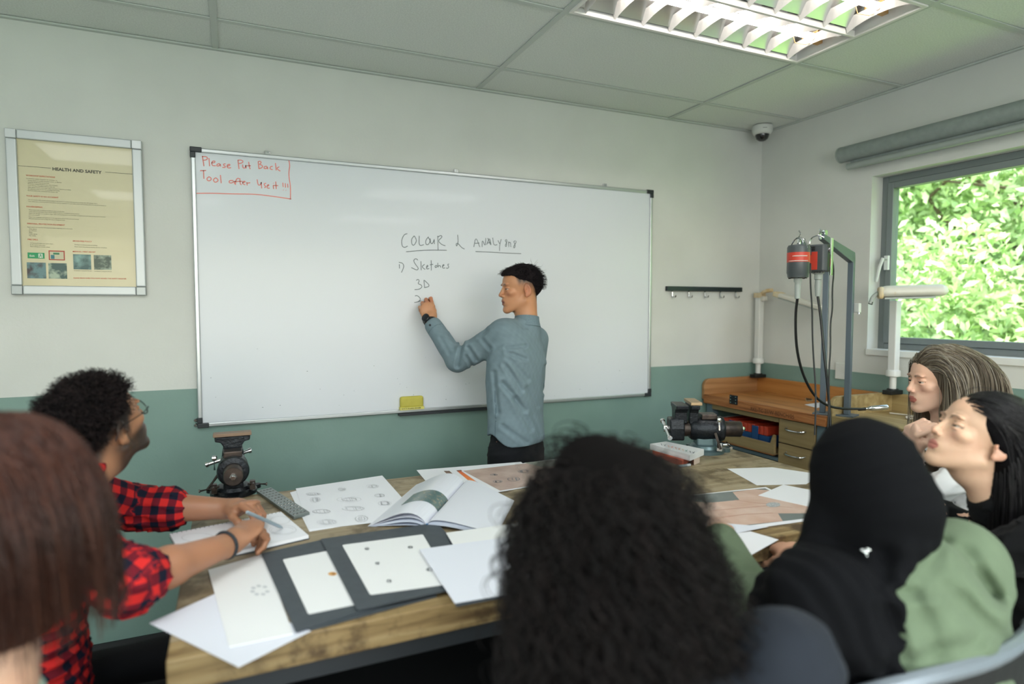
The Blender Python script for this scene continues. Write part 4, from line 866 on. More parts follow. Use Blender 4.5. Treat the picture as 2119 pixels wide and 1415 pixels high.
def head2(t):
    o=t.location; D=dpt((3.0,2.02,1.6))
    a=Wd(1818,606,D)-o; c=Wd(1964,602,D-.12)-o; ax=(c-a); L=ax.length; x,y_,d=basis(ax)
    # long rounded shade
    b=MB(); n=20; vs=[];N=26
    for j in range(N+1):
        u=j/N; p=a+ax*u; w=.040*(1-max(0,(u-.86)/.14)**2.2)**.5 if u>.86 else .040*min(1,.72+.28*min(1,u/.1)); hgt=.034*(w/.040)
        for i in range(n):
            th=2*PI*i/n; cc,ss=math.cos(th),math.sin(th); vv=ss*hgt if ss>0 else ss*hgt*.72
            q=p+x*(cc*w*1.1)+Vector((0,0,1))*vv; vs.append(q)
    fs=[(j*n+i,j*n+(i+1)%n,(j+1)*n+(i+1)%n,(j+1)*n+i) for j in range(N) for i in range(n)]+[tuple(range(n-1,-1,-1)),tuple(range(N*n,(N+1)*n))]
    b.add(vs,fs); b.build('shade',mat('shade_cream','#e0ddd2',.35,col2='#cbb898',scale=14,contrast=(.28,.42)),t,smooth=True)
    MB().box(a+ax*.03,(.085,.06,L*.075),rot=Matrix((x,y_,d)).transposed()).build('yellowed_end',lamp_y,t,bevel=.01)
    MB().prism([a+ax*.08+x*.04-Vector((0,0,.024)),a+ax*.8+x*.04-Vector((0,0,.024)),a+ax*.8-x*.04-Vector((0,0,.024)),a+ax*.08-x*.04-Vector((0,0,.024))],(0,0,-.008)).build('diffuser',nyl,t)
    e0=a; e1=Wd(1806,615,D)-o; e2=Wd(1801,629,D)-o
    b=MB(); b.tube([e0,e1,e2],.011,n=10,smooth=1); b.build('elbow',nyl,t,smooth=True)
    b=MB(); b.tube([e2+(e2-e1)*-.3,e2],.013,n=4); b.build('elbow_end',rub,t)
bench_lamp('white bench lamp with long rounded shade standing in front of the window',3.06,2.075,1.068,zp,head2)
# cable coil and white thing on second bench
cc=onZ(1895,866,.975); b=MB(); b.tube([(.045*math.cos(a)*(1+.08*math.sin(3*a)),.035*math.sin(a),.004+.004*(k%2)) for k,a in enumerate(np.linspace(0,12.2,60))]+[(.05,.08,.004),(.03,.15,.004)],.0035,n=8)
o=b.build('cable_coil',mat('cable_cream','#d5cfc0',.5),None,smooth=True); o.location=(cc.x,cc.y,.9725); tag(o,'coil of cream cable on the pale bench beside the blonde woman','cable')
pc=Wd(1757,637,2.9); 
t=thing('plug','small white adaptor clipped on the front steel post','plug',(2.762,2.062,pc.z)); MB().box((0,0,0),(.018,.03,.045)).build('body',wp,t,bevel=.004); MB().cyl((0,-.01,-.03),(0,-.01,-.022),.006,n=10).build('tip',chrome,t)
# black chair beyond the far right of the table, behind the second vise
def chair(label,loc,rz,rim=None,seatz=.46,backz=.88,w=.46,group=None,back_w=None):
    t=thing('chair',label,'chair',loc,rz,group); bm_=mat('chair_black','#17191b',.55); rm=rim or mat('chair_rim','#2a2d30',.4)
    MB().box((0,0,seatz-.02),(w,.44,.04)).build('seat',bm_,t,bevel=.015,seg=3)
    # curved shell back (back is on local -Y)
    N=14; vs=[]; R_=.34; W2=(back_w or w)/2
    for k in range(N+1):
        a=-1+2*k/N; x=a*W2; y=-.235+.085*a*a
        vs+=[Vector((x,y,seatz+.06)),Vector((x*1.04,y-.05,backz-.05*abs(a)**3))]
    n=len(vs); vs+=[v+Vector((0,.022,0)) for v in vs]; fs=[]
    for k in range(N): a=2*k; fs+=[(a,a+1,a+3,a+2),(n+a,n+a+2,n+a+3,n+a+1),(a+1,n+a+1,n+a+3,a+3),(a,a+2,n+a+2,n+a)]
    fs+=[(0,n,n+1,1),(2*N,2*N+1,n+2*N+1,n+2*N)]
    MB().add(vs,fs).build('backrest',bm_,t)
    b=MB(); b.tube([vs[2*k+1]+Vector((0,.011,.004)) for k in range(N+1)],.014,n=8); b.build('back_rim',rm,t,smooth=True)
    for sx in (-1,1): 
        b=MB(); b.tube([(sx*w*.42,-.17,seatz-.03),(sx*W2*.9,-.2,seatz+.10)],.011,n=8); b.build('back_post',steel,t,smooth=True)
        for sy in (-1,1): b=MB(); b.tube([(sx*w*.42,sy*.17,seatz-.03),(sx*w*.47,sy*.21,0)],[.013,.011],n=8); b.build('leg',steel,t,smooth=True)
    return t
# ============================================================ PEOPLE: implicit bodies meshed by surface nets
def V(*a): return np.array(a if len(a)>1 else a[0],dtype=float)
def nrm(a): a=V(a) if not isinstance(a,np.ndarray) else a; return a/np.linalg.norm(a)
def smin(a,b,k):
    if k<=0: return np.minimum(a,b)
    h=np.clip(.5+.5*(b-a)/k,0,1); return b+(a-b)*h-k*h*(1-h)
def smax(a,b,k): return -smin(-a,-b,k)
def d_ell(P,c,r,R=None):
    q=P-c
    if R is not None: q=q@R
    r=np.asarray(r,dtype=float); k0=np.linalg.norm(q/r,axis=-1); k1=np.linalg.norm(q/(r*r),axis=-1)+1e-9
    return k0*(k0-1)/k1
def d_cone(P,a,b,ra,rb,fl=None,ax=None):
    pa=P-a; ba=b-a; L=ba@ba; t=np.clip((pa@ba)/L,0,1)
    q=pa-t[:,None]*ba
    if fl is not None: q=q+ (q@ax)[:,None]*ax*(1/fl-1)
    return np.linalg.norm(q,axis=-1)-(ra+(rb-ra)*t)
class Frame:
    """o origin, columns of R: x lateral (right of the figure), y forward, z up"""
    def __init__(s,o,f,u=(0,0,1),sc=1.0):
        f=nrm(V(f)); u=V(u); x=nrm(np.cross(f,u)); z=np.cross(x,f); s.o=V(o); s.R=np.stack([x,f,z],1); s.s=sc
    def w(s,*p): return s.o+s.R@(V(*p)*s.s)
    def l(s,P): return (P-s.o)@s.R/s.s
class SDF:
    def __init__(s): s.p=[]
    def add(s,fn,lo,hi,k=.01,op='u'): s.p.append((fn,V(lo),V(hi),k,op)); return s
    def ell(s,c,r,k=.01,op='u',R=None,F=None):
        c=V(c); r=V(r)
        if F is not None: R=F.R if R is None else F.R@R; c=F.w(*c); r=r*F.s; k=k*F.s
        m=max(r); return s.add(lambda P:d_ell(P,c,r,R),c-m,c+m,k,op)
    def cone(s,a,b,ra,rb,k=.01,op='u',F=None,fl=None,ax=None):
        a=V(a);b=V(b)
        if F is not None: a=F.w(*a); b=F.w(*b); ra*=F.s; rb*=F.s; k=k*F.s; ax=F.R@V(ax) if ax is not None else None
        m=max(ra,rb)*(1 if fl is None else max(1,fl)); ax_=nrm(V(ax)) if ax is not None else None
        return s.add(lambda P:d_cone(P,a,b,ra,rb,fl,ax_),np.minimum(a,b)-m,np.maximum(a,b)+m,k,op)
    def loft(s,F,secs,k=.02,op='u',p=2.3):
        """secs: (z,halfwidth,halfdepth,cx,cy) in frame F, low to high"""
        S=np.array(secs,dtype=float); z=S[:,0]
        def sm(t,col):
            return np.interp(t,z,col)
        def fn(P):
            q=F.l(P); t=np.clip(q[:,2],z[0],z[-1]); a=sm(t,S[:,1]); b=sm(t,S[:,2]); x=(q[:,0]-sm(t,S[:,3]))/a; y=(q[:,1]-sm(t,S[:,4]))/b
            rr=(np.abs(x)**p+np.abs(y)**p)**(1/p); d=(rr-1)*np.minimum(a,b)
            dz=np.abs(q[:,2]-t); return np.where(dz>0,np.sqrt(np.maximum(d,0)**2+dz**2)+np.minimum(d,0)*.0,d)*F.s
        m=max(S[:,1].max(),S[:,2].max())+.08; c0=F.w(0,0,z[0]); c1=F.w(0,0,z[-1])
        return s.add(fn,np.minimum(c0,c1)-m,np.maximum(c0,c1)+m,k,op)
    def __call__(s,P,lo=None,hi=None):
        d=np.full(len(P),1.0)
        for fn,l,h,k,op in s.p:
            if lo is not None:
                mg=.03+k
                if np.any(l-mg>hi) or np.any(h+mg<lo): continue
            if op=='u': d=smin(d,fn(P),k)
            elif op=='s': d=smax(d,-fn(P),k)
            elif op=='i': d=smax(d,fn(P),k)
            elif op=='add': d=d+fn(P)
        return d
def surface(f,lo,hi,h):
    lo=V(lo); hi=V(hi); st=4; n=np.maximum(((hi-lo)/h/st).astype(int)+1,2); N=n*st+1
    ax=[lo[i]+h*st*np.arange(n[i]+1) for i in range(3)]
    G=np.stack(np.meshgrid(*ax,indexing='ij'),-1).reshape(-1,3); D=f(G,lo,hi).reshape(n+1)
    near=np.abs(D)<h*st*2.2
    cell=np.zeros(tuple(n),bool)
    for dx in (0,1):
        for dy in (0,1):
            for dz in (0,1): cell|=near[dx:dx+n[0],dy:dy+n[1],dz:dz+n[2]]
    # points to be evaluated
    m=np.zeros(tuple(N),bool); ce=np.repeat(np.repeat(np.repeat(cell,st,0),st,1),st,2)
    for dx in (0,1):
        for dy in (0,1):
            for dz in (0,1): m[dx:dx+N[0]-1,dy:dy+N[1]-1,dz:dz+N[2]-1]|=ce
    F=np.repeat(np.repeat(np.repeat(D,st,0),st,1),st,2)[:N[0],:N[1],:N[2]].copy()
    I=np.argwhere(m); P=lo+I*h; F[m]=f(P,lo,hi)
    S=F<0
    a=S[:-1,:-1,:-1]; cnt=np.zeros(a.shape,np.int8)
    for dx in (0,1):
        for dy in (0,1):
            for dz in (0,1): cnt+=S[dx:dx+a.shape[0],dy:dy+a.shape[1],dz:dz+a.shape[2]]
    act=(cnt>0)&(cnt<8)&ce; C=np.argwhere(act); idx=np.full(a.shape,-1,np.int64); idx[act]=np.arange(len(C))
    acc=np.zeros((len(C),3)); num=np.zeros(len(C))
    for axis in range(3):
        o1,o2=[i for i in range(3) if i!=axis]
        for u in (0,1):
            for v in (0,1):
                A=C.copy(); A[:,o1]+=u; A[:,o2]+=v; B=A.copy(); B[:,axis]+=1
                fa=F[A[:,0],A[:,1],A[:,2]]; fb=F[B[:,0],B[:,1],B[:,2]]; x=(fa<0)!=(fb<0)
                t=np.where(x,fa/(fa-fb+1e-20),0); pt=A.astype(float); pt[:,axis]+=t; acc[x]+=pt[x]; num[x]+=1
    vert=lo+h*acc/np.maximum(num,1)[:,None]
    faces=[]
    for axis in range(3):
        o1,o2=[(1,2),(2,0),(0,1)][axis]
        sl0=[slice(None)]*3; sl1=[slice(None)]*3; sl0[axis]=slice(0,-1); sl1[axis]=slice(1,None)
        x=S[tuple(sl0)]!=S[tuple(sl1)]; E=np.argwhere(x)
        ok=(E[:,o1]>0)&(E[:,o2]>0)&(E[:,o1]<a.shape[o1])&(E[:,o2]<a.shape[o2]); E=E[ok]
        def g(d1,d2):
            Q=E.copy(); Q[:,o1]+=d1; Q[:,o2]+=d2; return idx[Q[:,0],Q[:,1],Q[:,2]]
        q=np.stack([g(-1,-1),g(0,-1),g(0,0),g(-1,0)],1); inside=S[E[:,0],E[:,1],E[:,2]]
        q=np.where(inside[:,None],q,q[:,::-1]); q=q[(q>=0).all(1)]; faces.append(q)
    return vert,np.concatenate(faces)
def merge(parts):
    vs=[];fs=[];n=0
    for v,f in parts: vs.append(v); fs.append(f+n); n+=len(v)
    return np.concatenate(vs),np.concatenate(fs)
def keep(vf,test):
    """drop faces whose centre fails the test"""
    v,f=vf; c=v[f].mean(1); ok=test(c); f=f[ok]; u,inv=np.unique(f,return_inverse=True); return v[u],inv.reshape(f.shape)
class Noise:
    def __init__(s,seed,n=7,f0=10,f1=40,st=(1,1,1)):
        r=np.random.default_rng(seed); d=r.normal(size=(n,3)); d/=np.linalg.norm(d,axis=1)[:,None]; fr=np.exp(r.uniform(math.log(f0),math.log(f1),n)); s.k=d*fr[:,None]*V(*st); s.ph=r.uniform(0,6.28,n); s.a=(f0/fr)**.6; s.a/=np.sqrt((s.a**2).sum()/2)
    def __call__(s,P): return (np.sin(P@s.k.T+s.ph)*s.a).sum(-1)
class Folds:
    """soft cloth creases: ridged waves running along direction d, warped"""
    def __init__(s,seed,ds,wl=.06):
        r=np.random.default_rng(seed); s.w=Noise(seed+1,5,5,16); s.m=Noise(seed+2,5,6,15); s.ds=[nrm(V(d)) for d in ds]; s.k=[6.283/(wl*r.uniform(.7,1.4)) for _ in ds]; s.ph=r.uniform(0,6,len(ds))
    def __call__(s,P):
        w=s.w(P); o=0
        for i,(d,k) in enumerate(zip(s.ds,s.k)):
            v=np.sin((P@d)*k+w*1.5+s.ph[i]); o=o+(1-np.abs(v))**2*np.clip(.5+.5*s.m(P*(1+.2*i)+i),0,1)
        return o/len(s.ds)

# ---- materials with stored point colour
def attr_mat(name,rough=.5,spec=.5,bump=0,bscale=300,sss=0,sheen=0,bst=(1,1,1),coat=0,aniso=0):
    m=bpy.data.materials.new(name); m.use_nodes=True; nt=m.node_tree; b=nt.nodes['Principled BSDF']; a=nt.nodes.new('ShaderNodeAttribute'); a.attribute_name='Col'
    nt.links.new(a.outputs['Color'],b.inputs['Base Color']); b.inputs['Roughness'].default_value=rough; b.inputs['Specular IOR Level'].default_value=spec; b.inputs['Coat Weight'].default_value=coat
    if sss: b.inputs['Subsurface Weight'].default_value=sss; b.inputs['Subsurface Radius'].default_value=(.012,.005,.003); b.inputs['Subsurface Scale'].default_value=1.0
    if sheen: b.inputs['Sheen Weight'].default_value=sheen
    if bump:
        tc=nt.nodes.new('ShaderNodeTexCoord'); mp=nt.nodes.new('ShaderNodeMapping'); mp.inputs['Scale'].default_value=bst; nt.links.new(tc.outputs['Object'],mp.inputs[0])
        n=nt.nodes.new('ShaderNodeTexNoise'); n.inputs['Scale'].default_value=bscale; n.inputs['Detail'].default_value=3; nt.links.new(mp.outputs[0],n.inputs['Vector'])
        bp=nt.nodes.new('ShaderNodeBump'); bp.inputs['Strength'].default_value=bump; bp.inputs['Distance'].default_value=.002; nt.links.new(n.outputs['Fac'],bp.inputs['Height']); nt.links.new(bp.outputs[0],b.inputs['Normal'])
    return m
skin_m=attr_mat('skin',.46,.45,bump=.12,bscale=420,sss=.12); cloth_m=attr_mat('cloth_soft',.85,.2,bump=.35,bscale=500,sheen=.03); hair_m=attr_mat('hair_strands',.62,.2); hair_cap=attr_mat('hair_mass',.85,.08,bump=.8,bscale=260); hair_gl=attr_mat('hair_glossy',.36,.35); scarf_m=attr_mat('scarf_cloth',.9,.12,bump=.3,bscale=700)
L3=lambda c: np.array(lin(c)[:3])
def blendc(col,c,w): w=np.clip(w,0,1)[:,None]; return col*(1-w)+np.asarray(c)*w
def sst(x,a,b): t=np.clip((x-a)/(b-a),0,1); return t*t*(3-2*t)

# ---- head
def head(s,F,male=True,open_mouth=0,nose=1.0,jaw=1.0,lids=1.0,ears=True,lip=1.0,chin=0.0):
    E=lambda *a,**k: s.ell(*a,F=F,**k); Cn=lambda *a,**k: s.cone(*a,F=F,**k)
    E((0,-.014,.036),(.075,.096,.082),k=.001)
    E((0,.032,.034),(.064,.058,.062),k=.02)
    E((0,.030,-.030),(.057,.056,.070),k=.02)
    E((0,.062,-.052),(.036,.032,.046),k=.02)
    for sx in (-1,1):
        Cn((sx*.052*jaw,-.002,-.056+chin*.5),(sx*.012,.070,-.098+chin),.015*jaw,.014,k=.022)
        E((sx*.040,.062,-.014),(.020,.020,.017),k=.014)
        E((sx*.026,.0855,.0245),(.022,.009,.0065 if male else .005),k=.009)
    E((0,.079,-.099+chin),(.017*jaw,.014,.014),k=.014)
    # eye sockets, eyeballs, lids
    for sx in (-1,1):
        E((sx*.0305,.099,.0045),(.0175,.016,.0105),k=.010,op='s')
        E((sx*.0305,.0745,.0035),(.0125,.0125,.0125),k=.0005)
        E((sx*.0305,.0762,.0088*lids),(.0160,.0132,.0060),k=.0020)
        E((sx*.0305,.0756,-.0040),(.0155,.0127,.0048),k=.0025)
    # nose
    Cn((0,.086,.014),(0,.1035*1,-.022),.0066,.0088*nose,k=.009)
    E((0,.1050,-.0265),(.0092*nose,.0090*nose,.0078),k=.006)
    for sx in (-1,1):
        E((sx*.0120*nose,.0960,-.0300),(.0075*nose,.0095,.0070),k=.004)
        E((sx*.0065*nose,.1005,-.0360),(.0032,.0045,.0030),k=.002,op='s')
    # muzzle and lips
    E((0,.076,-.058),(.028,.0195,.022),k=.012)
    mo=open_mouth
    E((0,.0905,-.0545),(.0215,.0084*lip,.0056*lip),k=.005)
    E((0,.0885,-.0662-mo),(.0180,.0086*lip,.0062*lip),k=.005)
    E((0,.1000,-.0603-mo/2),(.0220,.0110,.0011+mo*.55),k=.0012,op='s')
    E((0,.096,-.0765-mo),(.014,.006,.0045),k=.006,op='s')
    if ears:
        for sx in (-1,1):
            tl=Matrix.Rotation(math.radians(-12),3,'X'); Re=np.array(tl)@np.array(Matrix.Rotation(math.radians(sx*18),3,'Z'))
            E((sx*.0775,-.010,-.004),(.0075,.0175,.0315),k=.006,R=Re)
            E((sx*.0750,-.006,-.030),(.0060,.0085,.0100),k=.005)
            E((sx*.0850,-.0075,-.000),(.0055,.0105,.0200),k=.003,op='s',R=Re)
            E((sx*.0800,-.0015,-.006),(.0050,.0050,.0075),k=.002,op='s')
            E((sx*.0800,.004,-.006),(.0028,.0028,.0055),k=.002)
    s.cone(F.w(0,-.02,-.04),F.w(0,-.018,-.075),.050*F.s,.050*F.s,k=.02)
def head_color(F,P,skin,lips,male,brow='#241b18',stub=None,iris='#2a1a12',blush=None,fade=None,shadow=None,browh=1.0):
    q=F.l(P); x=np.abs(q[:,0]); y=q[:,1]; z=q[:,2]; col=np.tile(L3(skin),(len(P),1)); front=y>.05
    n=Noise(3,8,30,120); col=col*(1+.05*n(q)[:,None]*.5)
    if blush: 
        col=blendc(col,L3(blush),.45*np.exp(-((x-.040)**2/.018**2+(z+.020)**2/.016**2))*(y>.02)); col=blendc(col,L3(blush),.35*np.exp(-((x)**2/.012**2+(z+.028)**2/.010**2))*(y>.09)); col=blendc(col,L3(blush),.5*sst(x,.068,.08)*(y>-.04)*(z<.03)*(z>-.05))
    # lips
    lp=((x/.0225)**2+((z+.0605)/.0125)**2<1)&(y>.078)&(np.abs(z+.0605)>.000)
    col=blendc(col,L3(lips),lp*.85)
    # brows
    bz=.0205+.006*np.clip(1-((x-.030)/.020)**2,-2,1); bw=np.exp(-((z-bz)/(.0036*browh*(1.2-.45*x/.05)))**2)*sst(x,.008,.014)*sst(-x,-.050,-.040)*(y>.05)
    col=blendc(col,L3(brow),bw*.75)
    # eyes
    dx=q[:,0]; 
    for sx in (-1,1):
        c=V(sx*.0305,.0745,.0035); r=np.linalg.norm(q-c,axis=1); e=(r<.01315)&(y>.078); 
        col[e]=L3('#b5aba1'); ir=e&(np.hypot(q[:,0]-c[0]-GAZE[0]*.004,z-c[2]-GAZE[1]*.004)<.0069); col[ir]=L3(iris); pu=e&(np.hypot(q[:,0]-c[0]-GAZE[0]*.004,z-c[2]-GAZE[1]*.004)<.0028); col[pu]=L3('#0a0707')
        ld=(np.abs(q[:,0]-c[0])<.0150)&(y>.06)&(r>=.01315)&(z>.0026)&(z<.0055)&(r<.0175); col=blendc(col,L3('#1d1513'),ld*.9)
    if stub:
        w=sst(-z,.022,.046)*sst(.075-np.abs(y-.04),-.02,.02)*(.9+.04*n(q*2)); w=w*(1-np.exp(-((x/.026)**2+((z+.0605)/.010)**2))*.8); w=np.maximum(w,((np.abs(z+.0475)<.0048)&(x<.026)&(y>.07))*.9)
        w=np.maximum(w,sst(-np.abs(y-.012),-.022,-.010)*sst(x,.05,.062)*(z<.06)*(z>-.08)*.9); col=blendc(col,L3(stub),np.clip(w,0,.92))
    if fade is not None: col=blendc(col,L3(fade[0]),fade[1](q))
    return col
GAZE=(0,0)
# ---- hand: frame origin wrist, z along the hand, y out of the palm, x to the thumb side (sgn flips)
def hand(s,F,sg=1,curl=(40,45,50,55),thumb=(35,30,20),spread=4,k=.005,tc=None):
    s.cone((sg*.004,.0,-.02),(sg*.002,0,.02),.024,.027,k=.012,F=F,fl=1.3,ax=(1,0,0))
    s.ell((0,.0,.050),(.040,.0145,.048),k=.012,F=F)
    s.ell((sg*.022,.010,.035),(.018,.014,.032),k=.012,F=F)
    roots=[(.029,.084,.041,.024,.020,.0088),(.0095,.090,.045,.028,.021,.0090),(-.010,.086,.041,.026,.020,.0086),(-.028,.077,.032,.020,.018,.0076)]
    tips=[]
    for i,(x,z,a,b,c,r) in enumerate(roots):
        cu=curl[i]; cu=cu if isinstance(cu,(tuple,list)) else (cu*.9,cu*1.1,cu*.7); ang=0; p=V(sg*x,0.0,z-.012); sp=math.radians((1.5-i)*spread)*sg
        for L,dc,rr,rn in ((a+.012,cu[0],r*1.12,r*1.04),(b,cu[1],r*1.05,r*.95),(c,cu[2],r*.95,r*.78)):
            ang+=math.radians(dc); d=V(math.sin(sp)*math.cos(ang),math.sin(ang),math.cos(ang)*math.cos(sp)); q=p+d*L
            s.cone(p,q,rr,rn,k=.0035,F=F); p=q
        tips.append(F.w(*p))
    t1,t2,t3=thumb; p=V(sg*.024,.006,.018); d=nrm(V(sg*math.sin(math.radians(t1)),math.sin(math.radians(t2)),math.cos(math.radians(t1))))
    for L,ra,rb,bend in ((.040,.0135,.0115,0),(.032,.0112,.0098,t3),(.026,.0100,.0075,t3)):
        a=math.radians(bend); ax=nrm(V(-sg*.9,.5,.3)); d=nrm(d*math.cos(a)+nrm(ax-d*(ax@d))*math.sin(a)); q=p+d*L; s.cone(p,q,ra,rb,k=.006,F=F); p=q
    tips.append(F.w(*p)); return tips

# ---- hair strands
def strands(roots,dirs,nseg,step,collide=None,grav=.25,curl=0,curlp=.03,seed=0,stiff=.8,jit=.05,lens=None,off=.003,flow=None,nflow=8,drop=None):
    r=np.random.default_rng(seed); n=len(roots); p=roots.copy(); v=dirs/np.linalg.norm(dirs,axis=1)[:,None]; path=[p.copy()]; g=V(0,0,-1.)
    for i in range(nseg):
        fl_=(flow*max(0,1-i/nflow) if flow is not None else 0); v=v*stiff+g*grav*(1 if flow is None else min(1,.25+i/nflow))+fl_+r.normal(size=(n,3))*jit; v/=np.linalg.norm(v,axis=1)[:,None]; p=p+v*(step if lens is None else (step*lens)[:,None])
        if collide is not None:
            e=.002
            for _ in range(2):
                d=collide(p)-off; m=d<0
                if m.any():
                    q=p[m]; gx=np.stack([collide(q+V(e,0,0)),collide(q+V(0,e,0)),collide(q+V(0,0,e))],1)-(collide(q))[:,None]; gn=gx/(np.linalg.norm(gx,axis=1)[:,None]+1e-9); p[m]=q-gn*d[m][:,None]
            v=p-path[-1]; v/=np.linalg.norm(v,axis=1)[:,None]+1e-9
        path.append(p.copy())
    S=np.stack(path,1)
    sl=np.linalg.norm(np.diff(S,axis=1),axis=2)[:,3:].max(1); S=S[sl<step*2.0*(1 if lens is None else 1.15)]; n=len(S)
    if drop is not None: S=S[~drop(S.reshape(-1,3)).reshape(S.shape[:2]).any(1)]; n=len(S)
    if curl:
        ph=r.uniform(0,6.28,n)[:,None]; t=np.arange(nseg+1)[None]*step/curlp*6.283*r.uniform(.8,1.25,n)[:,None]; A=curl*r.uniform(.5,1.3,n)[:,None]*np.clip(np.arange(nseg+1)/3,0,1)[None]
        a=nrm(V(1,.3,0)); b=nrm(V(-.3,1,.3)); S=S+(np.cos(t+ph)*A)[...,None]*a+(np.sin(t+ph)*A)[...,None]*b
    return S
def tubes(S,w0,w1,k=3):
    n,m,_=S.shape; d=np.gradient(S,axis=1); d/=np.linalg.norm(d,axis=2)[...,None]+1e-9
    ref=np.where(np.abs(d[...,2:3])>.9,V(1,0,0),V(0,0,1.)); a=np.cross(d,ref); a/=np.linalg.norm(a,axis=2)[...,None]+1e-9; b=np.cross(d,a)
    w=np.linspace(w0,w1,m)[None,:,None] if not isinstance(w0,np.ndarray) else (w0[:,None]*np.linspace(1,.3,m)[None])[...,None]
    rings=[S+(a*math.cos(6.283*i/k)+b*math.sin(6.283*i/k))*w for i in range(k)]; Vv=np.stack(rings,2).reshape(-1,3)
    base=(np.arange(n)[:,None]*m+np.arange(m-1)[None])*k; fs=[]
    for i in range(k): j=(i+1)%k; fs.append(np.stack([base+i,base+j,base+k+j,base+k+i],-1).reshape(-1,4))
    return Vv,np.concatenate(fs)
def on_surface(f,F,n,test,seed,c=(0,-.014,.036),R0=.13):
    """random points of an implicit surface reached by rays from c"""
    r=np.random.default_rng(seed); u=r.normal(size=(n*3,3)); u/=np.linalg.norm(u,axis=1)[:,None]; o=F.w(*c); U=u@F.R.T; t=np.full(len(u),R0*F.s)
    for _ in range(14): t=t-f(o+U*t[:,None])*.8
    P=o+U*t[:,None]; q=F.l(P); ok=test(q,u); P=P[ok][:n]; return P,U[ok][:n]
def colvar(base,n,per,seed,amt=.25,alts=None):
    r=np.random.default_rng(seed); c=np.tile(L3(base),(n,1))
    if alts: pick=r.integers(0,len(alts)+1,n); A=np.array([L3(base)]+[L3(a) for a in alts]); c=A[pick]
    c=c*(1+amt*r.normal(size=(n,1))); return np.repeat(np.clip(c,0.001,1),per,axis=0)
def hair_obj(name,parts,m,parent):
    v,f=merge([(p[0],p[1]) for p in parts]); c=np.concatenate([p[2] for p in parts]); o=fast_mesh(name,v,f,m,parent,True,c)
    o.data.materials.append(hair_cap); mi=np.zeros(len(f),np.int32); mi[:len(parts[0][1])]=1; o.data.polygons.foreach_set('material_index',mi); return o
def obj_at(t,o):
    """shift world-space mesh data so that it sits under an empty at t"""
    o.data.transform(Matrix.Translation(-t.location)); return o
def person(label,loc): return thing('person',label,'person',tuple(loc))
def limb(s,pts,rs,k=.03):
    for i in range(len(pts)-1): s.cone(pts[i],pts[i+1],rs[i],rs[i+1],k=k)
def Wp(x,y,d): return Wn(x,y,d)
VH=lambda px:(lambda v:nrm(V(v[0],v[1],0)))(RAY(px,637))   # horizontal view direction through a column
def LH(px): v=VH(px); return V(-v[1],v[0],0)                # horizontal left of that direction

def creases(lst,dep,gate=.13):
    """soft creases running between two points of the cloth seen from the room side"""
    L=[(Wn(x0,y0,dep),Wn(x1,y1,dep),am,w) for (x0,y0),(x1,y1),am,w in lst]
    vd=nrm(np.mean([a for a,_,_,_ in L],0)-CAM)
    def fn(P):
        o=np.zeros(len(P))
        for A,B,am,w in L:
            q=P-A; g=np.abs(q@vd)<gate; q=q-(q@vd)[:,None]*vd; d=B-A; d=d-(d@vd)*vd; ln=np.linalg.norm(d); d=d/ln; t=q@d; r=np.linalg.norm(q-np.clip(t,0,ln)[:,None]*d,axis=1)
            o+=np.where(g,am*(np.exp(-(r/w)**2)-.55*np.exp(-((r-1.9*w)/w)**2)),0)
        return o
    return fn
# ============================================================ helper for bodies
def regions(s,regs):
    out=[]
    for lo,hi,h in regs: out.append(surface(s,lo,hi,h))
    return merge(out)
def add_body(t,s,regs,colfn,name='body',m=None):
    v,f=regions(s,regs); c=colfn(v); o=fast_mesh(name,v,f,m or skin_m,t,True,c); return obj_at(t,o)
def add_cloth(t,name,s,lo,hi,h,colfn,m=None,clip=None):
    vf=surface(s,lo,hi,h)
    if clip is not None: vf=keep(vf,clip)
    c=colfn(vf[0]); o=fast_mesh(name,vf[0],vf[1],m or cloth_m,t,True,c); return obj_at(t,o)
def solid(hexc,amt=.04,seed=1,f0=40,f1=160):
    n=Noise(seed,6,f0,f1); return lambda P: np.clip(L3(hexc)*(1+amt*n(P)[:,None]),0,1)
def around(F,r): return F.o-V(r), F.o+V(r)
def legs_sdf(s,F,hip,knees,ankles,r=(.085,.06,.045),k=.04):
    for h_,kn,an in zip(hip,knees,ankles):
        s.cone(h_,kn,r[0],r[1],k=k); s.cone(kn,an,r[1],r[2],k=k)
def shoes(t,ank,fdir,colr='#1c1c1e'):
    m=mat('shoe_'+colr.strip('#'),colr,.5)
    for a in ank:
        f=nrm(V(fdir[0],fdir[1],0)); s=SDF(); a0=V(a[0],a[1],.045)
        s.cone(a0-f*.03,a0+f*.02,.042,.040,k=.02); s.cone(V(a[0],a[1],.034)+f*.02,V(a[0],a[1],.03)+f*.15,.040,.034,k=.03); s.add(lambda P:-(P[:,2]-.001),(-9,-9,-9),(9,9,9),.004,'i')
        lo=np.minimum(a0-.15,a0+f*.2-.1); hi=np.maximum(a0+.15,a0+f*.2+.1); lo[2]=-.03; hi[2]=.13
        v,fc=surface(s,lo,hi,.009); o=fast_mesh('shoe',v,fc,m,t,True); obj_at(t,o)

